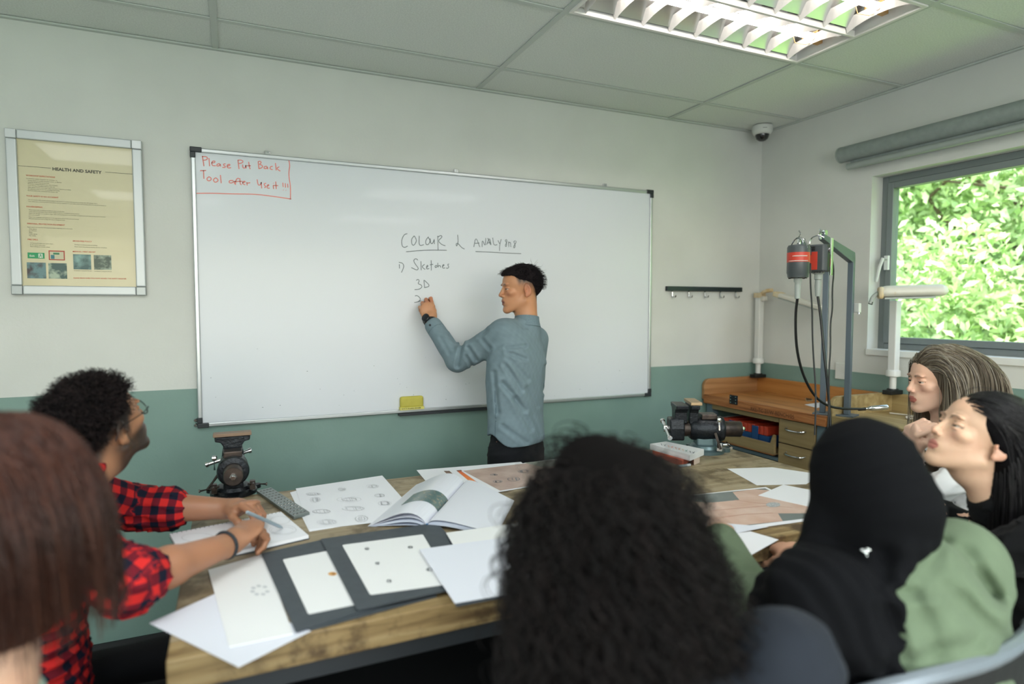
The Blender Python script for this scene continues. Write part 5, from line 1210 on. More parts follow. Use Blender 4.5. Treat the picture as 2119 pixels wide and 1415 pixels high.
# ============================================================ TEACHER at the board
def teacher():
    px=1078; L=LH(px); v=VH(px); c=math.cos(math.radians(17)); s_=math.sin(math.radians(17))
    HF=Frame(Wp(1078,599,2.86),L*c-v*s_+V(0,0,-.03),(0,0,1),.93)
    SL=Wp(1043,692,2.80); SR=Wp(1108,704,2.985); NB=Wp(1090,668,2.865); EL=Wp(946,746,2.90); WL=Wp(890,664,3.005)
    xr=nrm(V(*(SR-SL)[:2],0)); ft=np.cross(V(0,0,1),xr)
    PO=Wp(1068,900,2.86); TF=Frame(PO,ft); 
    t=person('person standing at the whiteboard in a grey-blue collarless shirt, writing with the left hand',(PO[0],PO[1],0))
    # skin
    s=SDF(); head(s,HF,True,open_mouth=.004,nose=1.05,jaw=1.0)
    s.cone(HF.w(0,-.022,-.055),NB+V(0,0,-.03),.049,.055,k=.02)
    s.cone(HF.w(-.035,-.03,-.07),NB+V(-.02,0,.0),.014,.012,k=.02)
    tips=[]
    HD=Wp(881,626,3.02)-WL; HFm=Frame(WL,(0.10,1,-.12),HD,.97)
    tips=hand(s,HFm,1,curl=((38,48,25),(52,60,35),(62,70,45),(70,75,50)),thumb=(22,42,12),spread=4)
    s.cone(EL+(WL-EL)*.3,WL,.038,.026,k=.01)
    body=[(-.05,.09,.055,0,0),(.12,.10,.065,0,0),(.30,.125,.08,0,0),(.40,.12,.07,0,0),(.44,.06,.05,0,0)]
    s.loft(TF,body,k=.03)
    for sx in (-1,1): s.cone(TF.w(sx*.08,0,-.03),TF.w(sx*.09,.01,-.43),.06,.045,k=.03); s.cone(TF.w(sx*.09,.01,-.43),TF.w(sx*.10,-.01,-.84),.05,.035,k=.03)
    s.cone(SL,EL,.045,.04,k=.03); s.cone(EL,EL+(WL-EL)*.3,.04,.038,k=.02)
    skin='#c08a66'; zh=lambda y:np.interp(y,[-.10,-.078,-.060,-.035,-.010,.03,.055,.1],[-.085,-.06,-.01,.028,.040,.046,.066,.070])
    n=Noise(5,6,200,500)
    fade=('#2c2622',lambda q: np.where((q[:,1]<.052)&(q[:,2]>-.03-.03*(q[:,1]<-.03)),sst(q[:,2]-zh(q[:,1]),-.040,.004)*.9*np.clip(sst(-q[:,1],-.050,-.03),0,1),0)*(1+.1*n(q)))
    cf=lambda P: head_color(HF,P,skin,'#8f5348',True,brow='#2a1e19',fade=fade,blush='#b86f55')
    hc=HF.o
    lo,hi=hc-V(.15,.15,.17),hc+V(.15,.15,.155)
    def hair(P,lo=None,hi=None):
        q=HF.l(P); d=d_ell(q,V(0,-.014,.036),V(.0795,.1015,.0905)); d=smin(d,d_ell(q,V(0,.046,.070),V(.056,.052,.034)),.02)
        st=np.sin(q[:,0]*420+np.sin(q[:,1]*60+q[:,2]*40)*2.0)*np.sin(q[:,1]*90+q[:,0]*130); d=d-.0013*st
        return smax(d,zh(q[:,1])+.0012*np.sin(q[:,0]*300+q[:,1]*260)-q[:,2],.006)*HF.s
    add_body(t,s,[(lo,hi,.0021),(np.minimum(WL,WL+HD*2.5)-.075,np.maximum(WL,WL+HD*2.5)+.075,.0024),(PO-V(.35,.45,.92),PO+V(.35,.45,.53),.012)],cf)
    vf=surface(hair,lo,hi,.0026); parts=[(vf[0],vf[1],np.tile(L3('#1d191b'),(len(vf[0]),1)))]
    R0,U=on_surface(hair,HF,1500,lambda q,u:(q[:,2]>zh(q[:,1])+.006)&(q[:,2]>.0),3)
    q=HF.l(R0); dl=np.stack([q[:,0]*1.0,np.where(q[:,1]>-.03,.05,-.06)+0*q[:,0],-.012+0*q[:,0]],1)@HF.R.T+U*.012
    S=strands(R0-U*.0005,dl,5,.0040,grav=.0,seed=4,jit=.08,collide=lambda P:hair(P),off=.0006); tv=tubes(S,.0007,.0002); parts.append((tv[0],tv[1],colvar('#1b181b',len(S),18,2,.25)))
    # tufts at the crown
    R0,U=on_surface(hair,HF,34,lambda q,u:(q[:,2]>.06)&(q[:,1]<-.055),8); S=strands(R0,U+V(0,0,.6)-HF.R[:,1]*.5,8,.005,grav=.02,seed=5,jit=.2); tv=tubes(S,.0007,.0002); parts.append((tv[0],tv[1],colvar('#1b181b',len(S),27,2,.2)))
    obj_at(t,hair_obj('hair',parts,hair_m,t))
    # shirt
    c1=SDF(); sec=[(-.10,.160,.112,0,.0),(.0,.156,.108,0,0),(.12,.148,.102,0,0),(.25,.158,.108,0,0),(.34,.160,.108,0,-.005),(.40,.145,.096,0,-.008),(.45,.110,.078,0,-.010),(.485,.060,.058,0,-.01)]
    c1.loft(TF,sec,k=.02,p=2.2)
    c1.cone(SL,EL,.064,.052,k=.035); c1.cone(EL,WL-(WL-EL)*.13,.051,.040,k=.015); c1.ell(SL,(.062,.062,.06),k=.04); c1.cone(NB+V(0,0,-.015),SL+V(0,0,.01),.045,.045,k=.04); c1.cone(NB+V(0,0,-.015),SR+V(0,0,.01),.045,.045,k=.04)
    ER=TF.w(.195,.045,.205); HR=TF.w(.15,.15,.13)
    c1.cone(SR,ER,.062,.050,k=.035); c1.cone(ER,HR,.048,.036,k=.012)
    c1.cone(NB+V(0,0,-.05),NB+V(0,0,-.01),.064,.058,k=.02)
    fo=Folds(11,[TF.w(1,0,-.55)-PO,TF.w(1,.2,.7)-PO],.085); fa=Noise(12,5,8,22); ad=nrm(WL-EL); ud=nrm(EL-SL); fn=Noise(14,6,25,70)
    cr=creases([((955,709),(946,757),.009,.009),((969,719),(985,744),.007,.008),((998,703),(1014,722),.006,.008),((1008,684),(992,698),.005,.008),((1045,755),(1077,806),.006,.010),((1040,792),(1085,845),.007,.011),((1064,824),(1098,885),.006,.011),((1051,742),(1090,784),.005,.010),((1088,803),(1112,840),.004,.010),
        ((1046,722),(1085,716),.006,.008),((1048,730),(1085,743),.006,.008),((1040,877),(1088,912),.004,.010),((1129,758),(1126,812),.004,.009),((908,697),(929,732),.004,.008),((924,690),(946,713),.004,.007),((1022,770),(1030,850),.004,.009),((965,738),(975,757),.005,.007),((1100,860),(1118,900),.003,.01)],2.82,.2)
    def f_sh(P):
        q=TF.l(P); arm=sst(.14-np.linalg.norm(P-EL,axis=1),.0,.10); ta=(P-EL)@ud; tb=(P-EL)@ad
        el=0
        tor=cr(P)-.0012*fa(P)
        return el+tor+.0007*fn(P)
    c1.add(f_sh,(-9,-9,-9),(9,9,9),0,'add')
    hem=lambda q:.022-.050*sst(-q[:,1],-.02,.075)-.02*sst(q[:,1],.02,.09)
    c1.add(lambda P:np.where((P[:,2]<1.15)&(np.linalg.norm((P-HR)[:,:2],axis=1)>.075),hem(TF.l(P))-TF.l(P)[:,2],-1),(-9,-9,-9),(9,9,9),.004,'i')
    c1.cone(NB+V(0,0,-.0)+(HF.w(0,-.026,-.09)-NB)*.1,HF.w(0,-.026,-.05),.0500,.051,k=.003,op='s')
    cd_=nrm(HF.w(0,-.03,-.09)-NB); b=MB(); b.lathe([(.066,-.012),(.0605,.004),(.0575,.020),(.0565,.034),(.0550,.0355),(.0535,.034),(.0545,.018),(.056,.0)],Vector(NB-cd_*.006)-Vector(t.location),tuple(cd_),n=40); b.build('collar',mat('chambray','#73868f',.85,col2='#687b85',scale=300,spec=.2),t,smooth=True)
    for a,b_,r_ in ((WL-(WL-EL)*.16,WL+(WL-EL)*.1,.030),): c1.cone(a,b_,r_,r_,k=.003,op='s')
    weave=Noise(21,6,180,500); big=Noise(22,4,8,20)
    def cc(P):
        q=TF.l(P); c=L3('#73868f')*(1+.03*weave(P)[:,None]+.03*big(P)[:,None]); 
        seam=(np.abs(q[:,1]+.005)<.0014)&(q[:,2]<.22)&(np.linalg.norm(P-EL,axis=1)>.12); seam|=(np.abs((P-WL)@ad+.062)<.0015)&(np.linalg.norm(P-WL,axis=1)<.09)
        
        return blendc(c,L3('#40535f'),seam*.6)
    lo=np.min([SL,EL,WL,PO+V(-.25,-.25,-.12),HR],0)-.09; hi=np.max([SL,EL,WL,PO+V(.25,.25,.5),SR,HR,HF.w(0,0,-.06)],0)+.09
    add_cloth(t,'shirt',c1,lo,hi,.0048,cc)
    # right hand resting in front
    h2=SDF(); HF2=Frame(HR,TF.w(.0,.2,.0)-TF.w(.2,.13,0),TF.w(.12,.20,.0)-TF.w(.2,.13,0),.95); hand(h2,HF2,-1); lo2,hi2=HR-.2,HR+.2
    v_,f_=surface(h2,lo2,hi2,.005); bo_=[o for o in t.children if o.name.startswith('body')][0]
    # button on the cuff and watch
    b=MB(); ax=nrm(HD); x_,y_,z_=basis(WL-EL); wc=Vector(WL+nrm(WL-EL)*.004)
    b.lathe([(.0315,-.011),(.033,-.010),(.033,.010),(.0315,.011)],wc-Vector(t.location),tuple(WL-EL),n=28); b.build('watch_strap',mat('watch_strap','#1f2022',.5),t,smooth=True)
    vd=nrm(V(0,0,1.5)*0+CAM-WL); dn=nrm(vd-nrm(WL-EL)*(vd@nrm(WL-EL))-.0*L); dn=nrm(dn+L*.35)
    b=MB(); b.lathe([(.019,0),(.0205,.002),(.0205,.008),(.018,.010),(.016,.0105)],Vector(WL+nrm(WL-EL)*.004+dn*.030)-Vector(t.location),tuple(dn),n=28); b.build('watch_case',mat('watch_case','#3a3c40',.25,metal=.8),t,smooth=True)
    b=MB(); b.cyl(Vector(WL-nrm(WL-EL)*.05+dn*.042)-Vector(t.location),Vector(WL-nrm(WL-EL)*.05+dn*.046)-Vector(t.location),.0055,n=12); b.build('cuff_button',mat('button_dark','#2b3238',.4),t)
    # trousers
    c2=SDF(); c2.loft(TF,[(-.12,.135,.100,0,-.0),(-.04,.138,.096,0,-.0),(.03,.128,.088,0,0)],k=.03)
    for sx in (-1,1): c2.cone(TF.w(sx*.078,-.002,-.08),TF.w(sx*.088,.01,-.45),.080,.064,k=.02); c2.cone(TF.w(sx*.088,.01,-.45),TF.w(sx*.10,-.02,-.85),.066,.050,k=.02)
    f2=Folds(31,[(0,.2,1),(.5,.5,.8)],.06); c2.add(lambda P:-f2(P)*.008,(-9,-9,-9),(9,9,9),0,'add'); c2.add(lambda P:.03-P[:,2],(-9,-9,-9),(9,9,9),.003,'i')
    add_cloth(t,'trousers',c2,PO-V(.3,.3,.92),PO+V(.3,.3,.06),.0075,solid('#15171b'))
    shoes(t,[TF.w(-.10,-.02,-.85),TF.w(.10,-.02,-.85)],ft)
    # marker pen between the fingertips
    tip=(tips[0]+tips[4])/2; e=V(tip[0]-.020,YF-.0155,tip[2]+.012); d=nrm(e-tip); m=thing('marker_pen','black marker pen in the hand of the man at the board','pen',tuple(e))
    b=MB(); q0=Vector((0,0,0)); dd=Vector(-d+V(.25,-.2,.25)*.0); b.lathe([(.0015,0),(.0022,.004),(.006,.008),(.0075,.014),(.0075,.10),(.0065,.104)],q0,(.22,-.80,-.42),n=16); b.build('barrel',mat('marker_barrel','#2c3033',.4),m,smooth=True)
    return dict(HF=HF,EL=EL,WL=WL,SL=SL)
T=teacher()
print('teacher arm',np.linalg.norm(T['EL']-T['SL']),np.linalg.norm(T['EL']-T['WL']))

# ============================================================ SEATED FIGURES
def seated(t,PO,NB,face,arms,top,topf,trous,sh=.17,sleeve=(.060,.050,.038),secs=None,foldamp=.016,wl=.07,h=.008,knee=None,cloth_name='shirt',collar=.058,neck=None,hemz=-.10,roll=(1,1),fold_dirs=None,extra=None,shz=-.055,skinarms=True,crease=None,material=None,cc=None):
    """torso from pelvis PO to neck base NB; arms=[(elbow,wrist) left,(elbow,wrist) right]"""
    PO=V(PO);NB=V(NB); up=NB-PO; Lt=np.linalg.norm(up); TF=Frame(PO,face,up)
    secs=secs or [(-.12,.165,.125,0,.0),(.0,.160,.120,0,0),(.30,.148,.110,0,0),(.62,.170,.118,0,0),(.80,.172,.112,0,-.005),(.90,.140,.092,0,-.008),(.965,.085,.070,0,-.005),(1.0,.055,.055,0,0)]
    S=[(z*Lt,a,b,cx,cy) for z,a,b,cx,cy in secs]
    Sh=[TF.w(-sh,.0,Lt+shz),TF.w(sh,.0,Lt+shz)]
    c=SDF(); c.loft(TF,S,k=.03,p=2.2)
    for k_,(el,wr) in enumerate(arms):
        if el is None: continue
        el=V(el);wr=V(wr); c.ell(Sh[k_],(sleeve[0]*1.0,)*3,k=.04); c.cone(Sh[k_],el,sleeve[0],sleeve[1],k=.035)
        if roll[k_]>0: c.cone(el,el+(wr-el)*roll[k_],sleeve[1],sleeve[1]+(sleeve[2]-sleeve[1])*roll[k_],k=.02)
    c.cone(NB+V(0,0,-.04),NB+(V(neck)-NB)*.5 if neck is not None else NB+V(0,0,.01),collar+.004,collar,k=.02)
    if extra: extra(c,TF,Lt)
    fo=Folds(topf,[TF.R@V(*d) for d in (fold_dirs or [(1,0,-.6),(.7,.3,.8),(.2,.2,1)])],wl); n2=Noise(topf+3,5,30,80); n3=Noise(topf+4,5,6,18)
    els=[V(a[0]) for a in arms if a[0] is not None]
    def fadd(P):
        o=-fo(P)*foldamp*2+foldamp*.4+.0008*n2(P)
        for e,(el,wr) in zip(els,[a for a in arms if a[0] is not None]):
            a=sst(.13-np.linalg.norm(P-e,axis=1),0,.1); o=o+np.sin((P-e)@nrm(V(wr)-e)*6.283/.040+2*n3(P))*a*.0025
        return o
    c.add(fadd,(-9,-9,-9),(9,9,9),0,'add')
    if crease: c.add(crease,(-9,-9,-9),(9,9,9),0,'add')
    if neck is not None: c.cone(NB+(V(neck)-NB)*.05,V(neck),collar-.013,collar-.013,k=.004,op='s')
    for (el,wr),r in zip(arms,roll):
        if el is not None and 0<r<.85: a=V(el)+(V(wr)-V(el))*(r-.02); c.cone(a,V(wr)+(V(wr)-V(el))*.5,.033,.033,k=.003,op='s')
    if neck is not None:
        nd=nrm(V(neck)-NB); c.add(lambda P:np.where(np.linalg.norm((P-NB)-((P-NB)@nd)[:,None]*nd,axis=1)<.09,(P-NB)@nd-.028,-1),(-9,-9,-9),(9,9,9),.004,'i')
    pts=[PO+V(-.2,-.2,-.14),PO+V(.2,.2,0),NB+.1,NB-.1]+[a-.09 for a in Sh]+[a+.09 for a in Sh]+[V(q)+d for a in arms if a[0] is not None for q in a for d in (-.07,.07)]
    lo=np.min(pts,0); hi=np.max(pts,0)
    col=cc(TF,Sh) if cc and not material else solid(top,.03,topf)
    oc=add_cloth(t,cloth_name,c,lo,hi,h,col,material)
    if material:
        n_=len(oc.data.vertices); co=np.empty(n_*3,np.float32); oc.data.vertices.foreach_get('co',co); uvw=cc(TF,Sh)(co.reshape(-1,3)+np.array(t.location)); at=oc.data.attributes.new('pl','FLOAT_VECTOR','POINT'); at.data.foreach_set('vector',uvw.astype(np.float32).ravel())
    # trousers
    fh=nrm(V(face[0],face[1],0)); xr=nrm(np.cross(fh,V(0,0,1))); kd=knee or (.42,.13)
    c2=SDF(); c2.ell(PO+V(0,0,-.03),(.15,.15,.10),k=.04); ank=[]
    for sx in (-1,1):
        hp=PO+xr*sx*.09+V(0,0,-.02); kn=hp+fh*kd[0]+xr*sx*(kd[1]-.09); kn[2]=PO[2]-.01; an=V(kn[0],kn[1],.08)-fh*.05; ank.append(an); c2.cone(hp,kn,.085,.062,k=.03); c2.cone(kn,an,.060,.045,k=.02)
    f2=Folds(topf+9,[(0,.2,1),(1,.2,.3)],.07); c2.add(lambda P:-f2(P)*.008,(-9,-9,-9),(9,9,9),0,'add')
    add_cloth(t,'trousers',c2,PO-V(.62,.62,PO[2]-.02),PO+V(.62,.62,.12),.013,solid(trous))
    shoes(t,ank,fh,'#1b1b1d')
    global LAST_CLOTH; LAST_CLOTH=c
    return TF,Lt,Sh
def flesh(s,TF,Lt,Sh,arms,NB,HF,neckr=.05):
    """body under the clothes, continuous with head, arms and hands"""
    s.loft(TF,[(0,.10,.07,0,0),(.5*Lt,.10,.07,0,0),(.85*Lt,.11,.065,0,0),(.95*Lt,.06,.045,0,0)],k=.03)
    s.cone(HF.w(0,-.022,-.055),V(NB)+V(0,0,-.04),neckr,neckr+.006,k=.02)
    for S_,(el,wr) in zip(Sh,arms):
        if el is None: continue
        el=V(el);wr=V(wr); s.cone(S_,el,.042,.040,k=.02); s.cone(el,el+(wr-el)*.35,.040,.042,k=.02); s.cone(el+(wr-el)*.35,wr,.042,.027,k=.02)
def torso_box(PO,NB,arms,m=.16):
    pts=[V(PO)-m,V(PO)+m,V(NB)-m,V(NB)+m]+[V(q)+d for a in arms if a[0] is not None for q in a for d in (-.06,.06)]
    return np.min(pts,0),np.max(pts,0)
GAZE=(0,0)
def plaid_mat():
    m=bpy.data.materials.new('buffalo_check'); m.use_nodes=True; nt=m.node_tree; b=nt.nodes['Principled BSDF']; b.inputs['Roughness'].default_value=.85; b.inputs['Specular IOR Level'].default_value=.2
    a=nt.nodes.new('ShaderNodeAttribute'); a.attribute_name='pl'; sp=nt.nodes.new('ShaderNodeSeparateXYZ'); nt.links.new(a.outputs['Vector'],sp.inputs[0]); o=[]
    for k in ('X','Y'):
        m1=nt.nodes.new('ShaderNodeMath'); m1.operation='MULTIPLY'; m1.inputs[1].default_value=6.2832/.040; nt.links.new(sp.outputs[k],m1.inputs[0])
        m2=nt.nodes.new('ShaderNodeMath'); m2.operation='SINE'; nt.links.new(m1.outputs[0],m2.inputs[0]); m3=nt.nodes.new('ShaderNodeMath'); m3.operation='MULTIPLY_ADD'; m3.use_clamp=True; m3.inputs[1].default_value=7; m3.inputs[2].default_value=.5; nt.links.new(m2.outputs[0],m3.inputs[0]); o.append(m3)
    ad=nt.nodes.new('ShaderNodeMath'); ad.operation='ADD'; nt.links.new(o[0].outputs[0],ad.inputs[0]); nt.links.new(o[1].outputs[0],ad.inputs[1]); hf=nt.nodes.new('ShaderNodeMath'); hf.operation='MULTIPLY'; hf.inputs[1].default_value=.5; nt.links.new(ad.outputs[0],hf.inputs[0])
    r=nt.nodes.new('ShaderNodeValToRGB'); r.color_ramp.interpolation='LINEAR'; el=r.color_ramp.elements; el[0].color=lin('#15192b'); el[0].position=.2; el[1].color=lin('#cf2b2a'); el[1].position=.8; k=el.new(.5); k.color=lin('#6d1826'); nt.links.new(hf.outputs[0],r.inputs[0]); nt.links.new(r.outputs[0],b.inputs['Base Color']); return m
# ------------------------------------------------------------ student in the plaid shirt
def plaid():
    px=205; L=LH(px); v=VH(px); a=math.radians(38); p=math.radians(24); f=(-L*math.cos(a)+v*math.sin(a))*math.cos(p)+V(0,0,math.sin(p))
    HC=Wp(209,884,1.5); HF=Frame(HC,f,(0,0,1),.97); NB=V(-.33,1.735,1.15); PO=V(-.44,1.72,.56)
    WR=np.array(onZ(478,1124,.925)); WL_=np.array(onZ(482,1052,.915)); ER=V(-.205,1.44,.945); EL=V(-.265,2.02,.935)
    arms=[(EL,WL_),(ER,WR)]
    t=person('person in a red and black checked shirt with round glasses and curly dark hair, writing',(PO[0],PO[1],0))
    def cc(TF,Sh):
        def col(P):
            q=TF.l(P); u=q[:,0].copy(); w=q[:,2].copy()
            for S_,(el,wr) in zip(Sh,arms):
                for A,B,rr in ((S_,V(el),.075),(V(el),V(wr),.07)):
                    d=B-A; L_=np.linalg.norm(d); d=d/L_; tt=(P-A)@d; r_=(P-A)-tt[:,None]*d; m=(np.linalg.norm(r_,axis=1)<rr)&(tt>.0)&(tt<L_+.03)
                    x_=nrm(np.cross(d,V(0,0,1))); y_=np.cross(d,x_); an=np.arctan2(r_@y_,r_@x_); u[m]=(an*.052)[m]; w[m]=tt[m]
            return np.stack([u,w,u*0],1)
        return col
    TF,Lt,Sh=seated(t,PO,NB,(1,.10,0),arms,'#a02525',41,'#121316',sh=.175,roll=(.36,.08),sleeve=(.066,.062,.055),cc=cc,material=plaid_mat(),h=.0058,neck=HF.w(0,-.022,-.08),foldamp=.012,shz=-.085)
    ti=None
    c=SDF(); c.loft(TF,[(0,.155,.118,0,.01),(.6*Lt,.15,.118,0,.012),(.86*Lt,.11,.105,0,.012),(.97*Lt,.05,.06,0,.01)],k=.02)
    s=SDF(); head(s,HF,True,nose=1.08,jaw=1.05); flesh(s,TF,Lt,Sh,arms,NB,HF,.053)
    dR=np.array(onZ(545,1078,.945))-WR; FR=Frame(WR,(.15,.25,-1),dR,1.0); t1=hand(s,FR,-1,curl=((45,55,25),(55,60,30),(62,65,35),(66,70,40)),thumb=(25,40,15),spread=3)
    dL=np.array(onZ(552,1052,.935))-WL_; FL=Frame(WL_,(.1,-.35,-1),dL,1.0); hand(s,FL,1,curl=((35,50,25),(45,55,30),(55,60,35),(60,60,35)),thumb=(30,35,15),spread=3)
    zh=lambda y:np.interp(y,[-.11,-.085,-.06,-.02,.03,.06,.1],[-.045,-.04,-.015,.022,.038,.058,.064])
    fade=('#241c1a',lambda q:sst(q[:,2]-zh(q[:,1]),-.045,-.012)*.93*(q[:,1]<.045)*(q[:,2]>-.06))
    cf=lambda P:np.where((np.linalg.norm(P-HF.o,axis=1)<.2)[:,None],head_color(HF,P,'#b07c5c','#8a5549',True,brow='#17110f',stub='#1c1411',fade=fade,browh=1.3),L3('#a8765a')*(1+.03*Noise(2,5,20,60)(P)[:,None]))
    lo2,hi2=torso_box(PO,NB,arms)
    hb=[WR,WR+nrm(dR)*.15,WL_,WL_+nrm(dL)*.15]
    add_body(t,s,[(HC-.16,HC+.16,.0023),(np.min(hb,0)-.06,np.max(hb,0)+.06,.0024),(lo2,hi2,.008)],cf)
    nz=Noise(6,9,70,190)
    def hair(P,lo=None,hi=None):
        q=HF.l(P); d=d_ell(q,V(0,-.018,.044),V(.083,.108,.094)); d=smin(d,d_ell(q,V(0,.040,.078),V(.058,.050,.036)),.02); k=sst(q[:,2],-.02,.06); d=d+.010*(1-k)-.0042*nz(q)*k; return smax(d,zh(q[:,1])-q[:,2],.008)*HF.s
    vf=surface(hair,HC-.17,HC+.17,.003); parts=[(vf[0],vf[1],np.tile(L3('#0c090a'),(len(vf[0]),1)))]
    R0,U=on_surface(hair,HF,3600,lambda q,u:(q[:,2]>zh(q[:,1])+.01),5,R0=.17)
    S=strands(R0-U*.004,U+np.random.default_rng(2).normal(size=U.shape)*.5,9,.0032,grav=.02,seed=6,jit=.2,curl=.0035,curlp=.016); tv=tubes(S,.0009,.0004); parts.append((tv[0],tv[1],colvar('#1d1617',len(S),30,3,.35,['#2c2322','#120e10'])))
    obj_at(t,hair_obj('hair',parts,hair_m,t))
    # glasses
    gm=mat('glasses_black','#16171a',.35,metal=.4); b=MB(); O=Vector(t.location)
    def G(*p): return Vector(HF.w(*p))-O
    rims=[]
    for sx in (-1,1):
        b.tube([G(sx*.031+.0215*math.cos(a_),.1005-abs(sx*.031+.0215*math.cos(a_))*.12,.000+.0205*math.sin(a_)) for a_ in np.linspace(0,2*PI,26)],.0013,n=5)
        b.tube([G(sx*.052,.094,.006),G(sx*.070,.088,.009),G(sx*.079,.06,.008),G(sx*.0815,.0,.012),G(sx*.082,-.022,.004),G(sx*.080,-.034,-.012)],.0012,n=5)
    b.tube([G(-.010,.099,.004),G(0,.104,.008),G(.010,.099,.004)],.0013,n=5); fr=b.build('glasses',gm,t,smooth=True)
    for sx in (-1,1):
        vs=[G(sx*.031+.0208*math.cos(a_),.1003-abs(sx*.031+.0208*math.cos(a_))*.12,.0198*math.sin(a_)) for a_ in np.linspace(0,2*PI,24)[:-1]]; MB().add(vs,[tuple(range(len(vs)))]).build('lens',wglass,fr)
    # hair tie on the right wrist, ring, undershirt
    w=nrm(WR-ER); b=MB(); b.tube([Vector(WR-w*.018)-O+Vector(basis(w)[0])*.0345*math.cos(a_)+Vector(basis(w)[1])*.0315*math.sin(a_) for a_ in np.linspace(0,2*PI,22)],.0042,n=6); b.build('wrist_band',mat('band_grey','#2d3136',.8),t,smooth=True)
    # pen in the right hand
    tp=t1[0]; e=V(np.array(onZ(585,1092,TZ+.0135))); te=np.array(W(512,1060,1.60)); m=thing('pen','grey pen held by the person in the checked shirt','pen',tuple(e)); d=te-e
    b=MB(); b.lathe([(.0008,0),(.0035,.012),(.0048,.02),(.0048,np.linalg.norm(d)),(.003,np.linalg.norm(d)+.004)],(0,0,0),tuple(d),n=12); b.build('barrel',mat('pen_barrel','#93a4b0',.35),m,smooth=True)
plaid()
# ------------------------------------------------------------ bob-haired person, nearest left
def falling(HF,coll,n,seed,test,nseg,step,base,alts,grav=.35,part=(0,0),w=(.0011,.0005),stiff=.8,jit=.03,off=.003,cap=None,back=.25,amt=.22,lens=(.8,1.1),flow=None):
    R0,U=on_surface(cap,HF,n,test,seed,R0=.17); q=HF.l(R0); sx=np.sign(q[:,0]-part[0]); sx[sx==0]=1
    d=np.stack([sx*.9,np.full(len(q),-back),np.full(len(q),.0)],1)@HF.R.T; r=np.random.default_rng(seed)
    S=strands(R0,d,nseg,step,collide=coll,grav=grav,seed=seed,stiff=stiff,jit=jit,off=off,flow=flow,lens=r.uniform(lens[0],lens[1],len(R0))); tv=tubes(S,*w); return tv[0],tv[1],colvar(base,len(S),3*(nseg+1),seed,amt,alts)
def bob():
    px=90; v=VH(px); L=LH(px); HC=Wp(18,1078,.80); HF=Frame(HC,-L*.55+v*.84,(0,0,1),1.0); NB=HC+V(-.02,-.045,-.225); PO=V(-.36,.84,.50)
    t=person('person with a straight reddish brown bob seen from behind, nearest at the left edge',(PO[0],PO[1],0))
    arms=[(V(-.50,1.02,.80),V(-.35,1.16,.78)),(V(-.13,.92,.78),V(-.19,1.13,.76))]
    TF,Lt,Sh=seated(t,PO,NB,(.35,1,0),arms,'#b9d8c9',51,'#3c4654',roll=(.9,.9),neck=HF.w(0,-.022,-.08),h=.009,sh=.145,sleeve=(.05,.045,.036),secs=[(-.12,.145,.11,0,.0),(.0,.140,.105,0,0),(.30,.128,.10,0,0),(.62,.145,.10,0,0),(.80,.145,.10,0,-.005),(.90,.12,.085,0,-.008),(.965,.085,.068,0,-.005),(1.0,.055,.055,0,0)])
    s=SDF(); head(s,HF,False); flesh(s,TF,Lt,Sh,arms,NB,HF,.046)
    for (el,wr),sg in zip(arms,(1,-1)): hand(s,Frame(wr,(0,0,-1),wr-el,.9),sg)
    cf=lambda P:np.where((np.linalg.norm(P-HF.o,axis=1)<.2)[:,None],head_color(HF,P,'#d3a58c','#b0665c',False),L3('#cfa088')[None])
    lo2,hi2=torso_box(PO,NB,arms,.2); add_body(t,s,[(HC-.17,HC+.17,.004),(lo2,hi2,.009)],cf)
    def cap(P,lo=None,hi=None):
        q=HF.l(P); d=d_ell(q,V(0,-.018,.040),V(.094,.116,.102)); z=np.clip(q[:,2],-.135,.04); k=(.04-z)/.175
        a=np.interp(k,[0,.35,.7,1],[.096,.107,.092,.066]); b_=.106+.010*np.sin(PI*np.clip(k,0,1))-.03*np.clip(k,0,1)**2; rr=np.sqrt((q[:,0]/a)**2+((q[:,1]+.018-.0*k)/b_)**2); dd=(rr-1)*.1; dz=np.abs(q[:,2]-z); dd=np.where(dz>0,np.sqrt(np.maximum(dd,0)**2+dz**2),dd)
        d=smin(d,dd,.02); f=d_ell(q,V(0,.125,-.045),V(.062,.075,.115)); d=smax(d,-f,.02); d=smax(d,-d_ell(q,V(0,.02,-.13),V(.066,.085,.10)),.02)
        return (d-.0016*np.sin(np.arctan2(q[:,0],q[:,1])*46+np.sin(q[:,2]*30)))*HF.s
    vf=surface(cap,HC-.20,HC+.19,.0045); n=Noise(9,4,10,30); parts=[(vf[0],vf[1],L3('#3a2018')*(1+.12*n(vf[0])[:,None]))]
    parts.append(falling(HF,cap,2600,12,lambda q,u:(q[:,2]>.05),15,.0128,'#3c2119',['#502e22','#331b14'],cap=cap,off=.0018,w=(.0009,.0005),back=.35,amt=.08))
    obj_at(t,hair_obj('hair',parts,hair_gl,t))
bob()
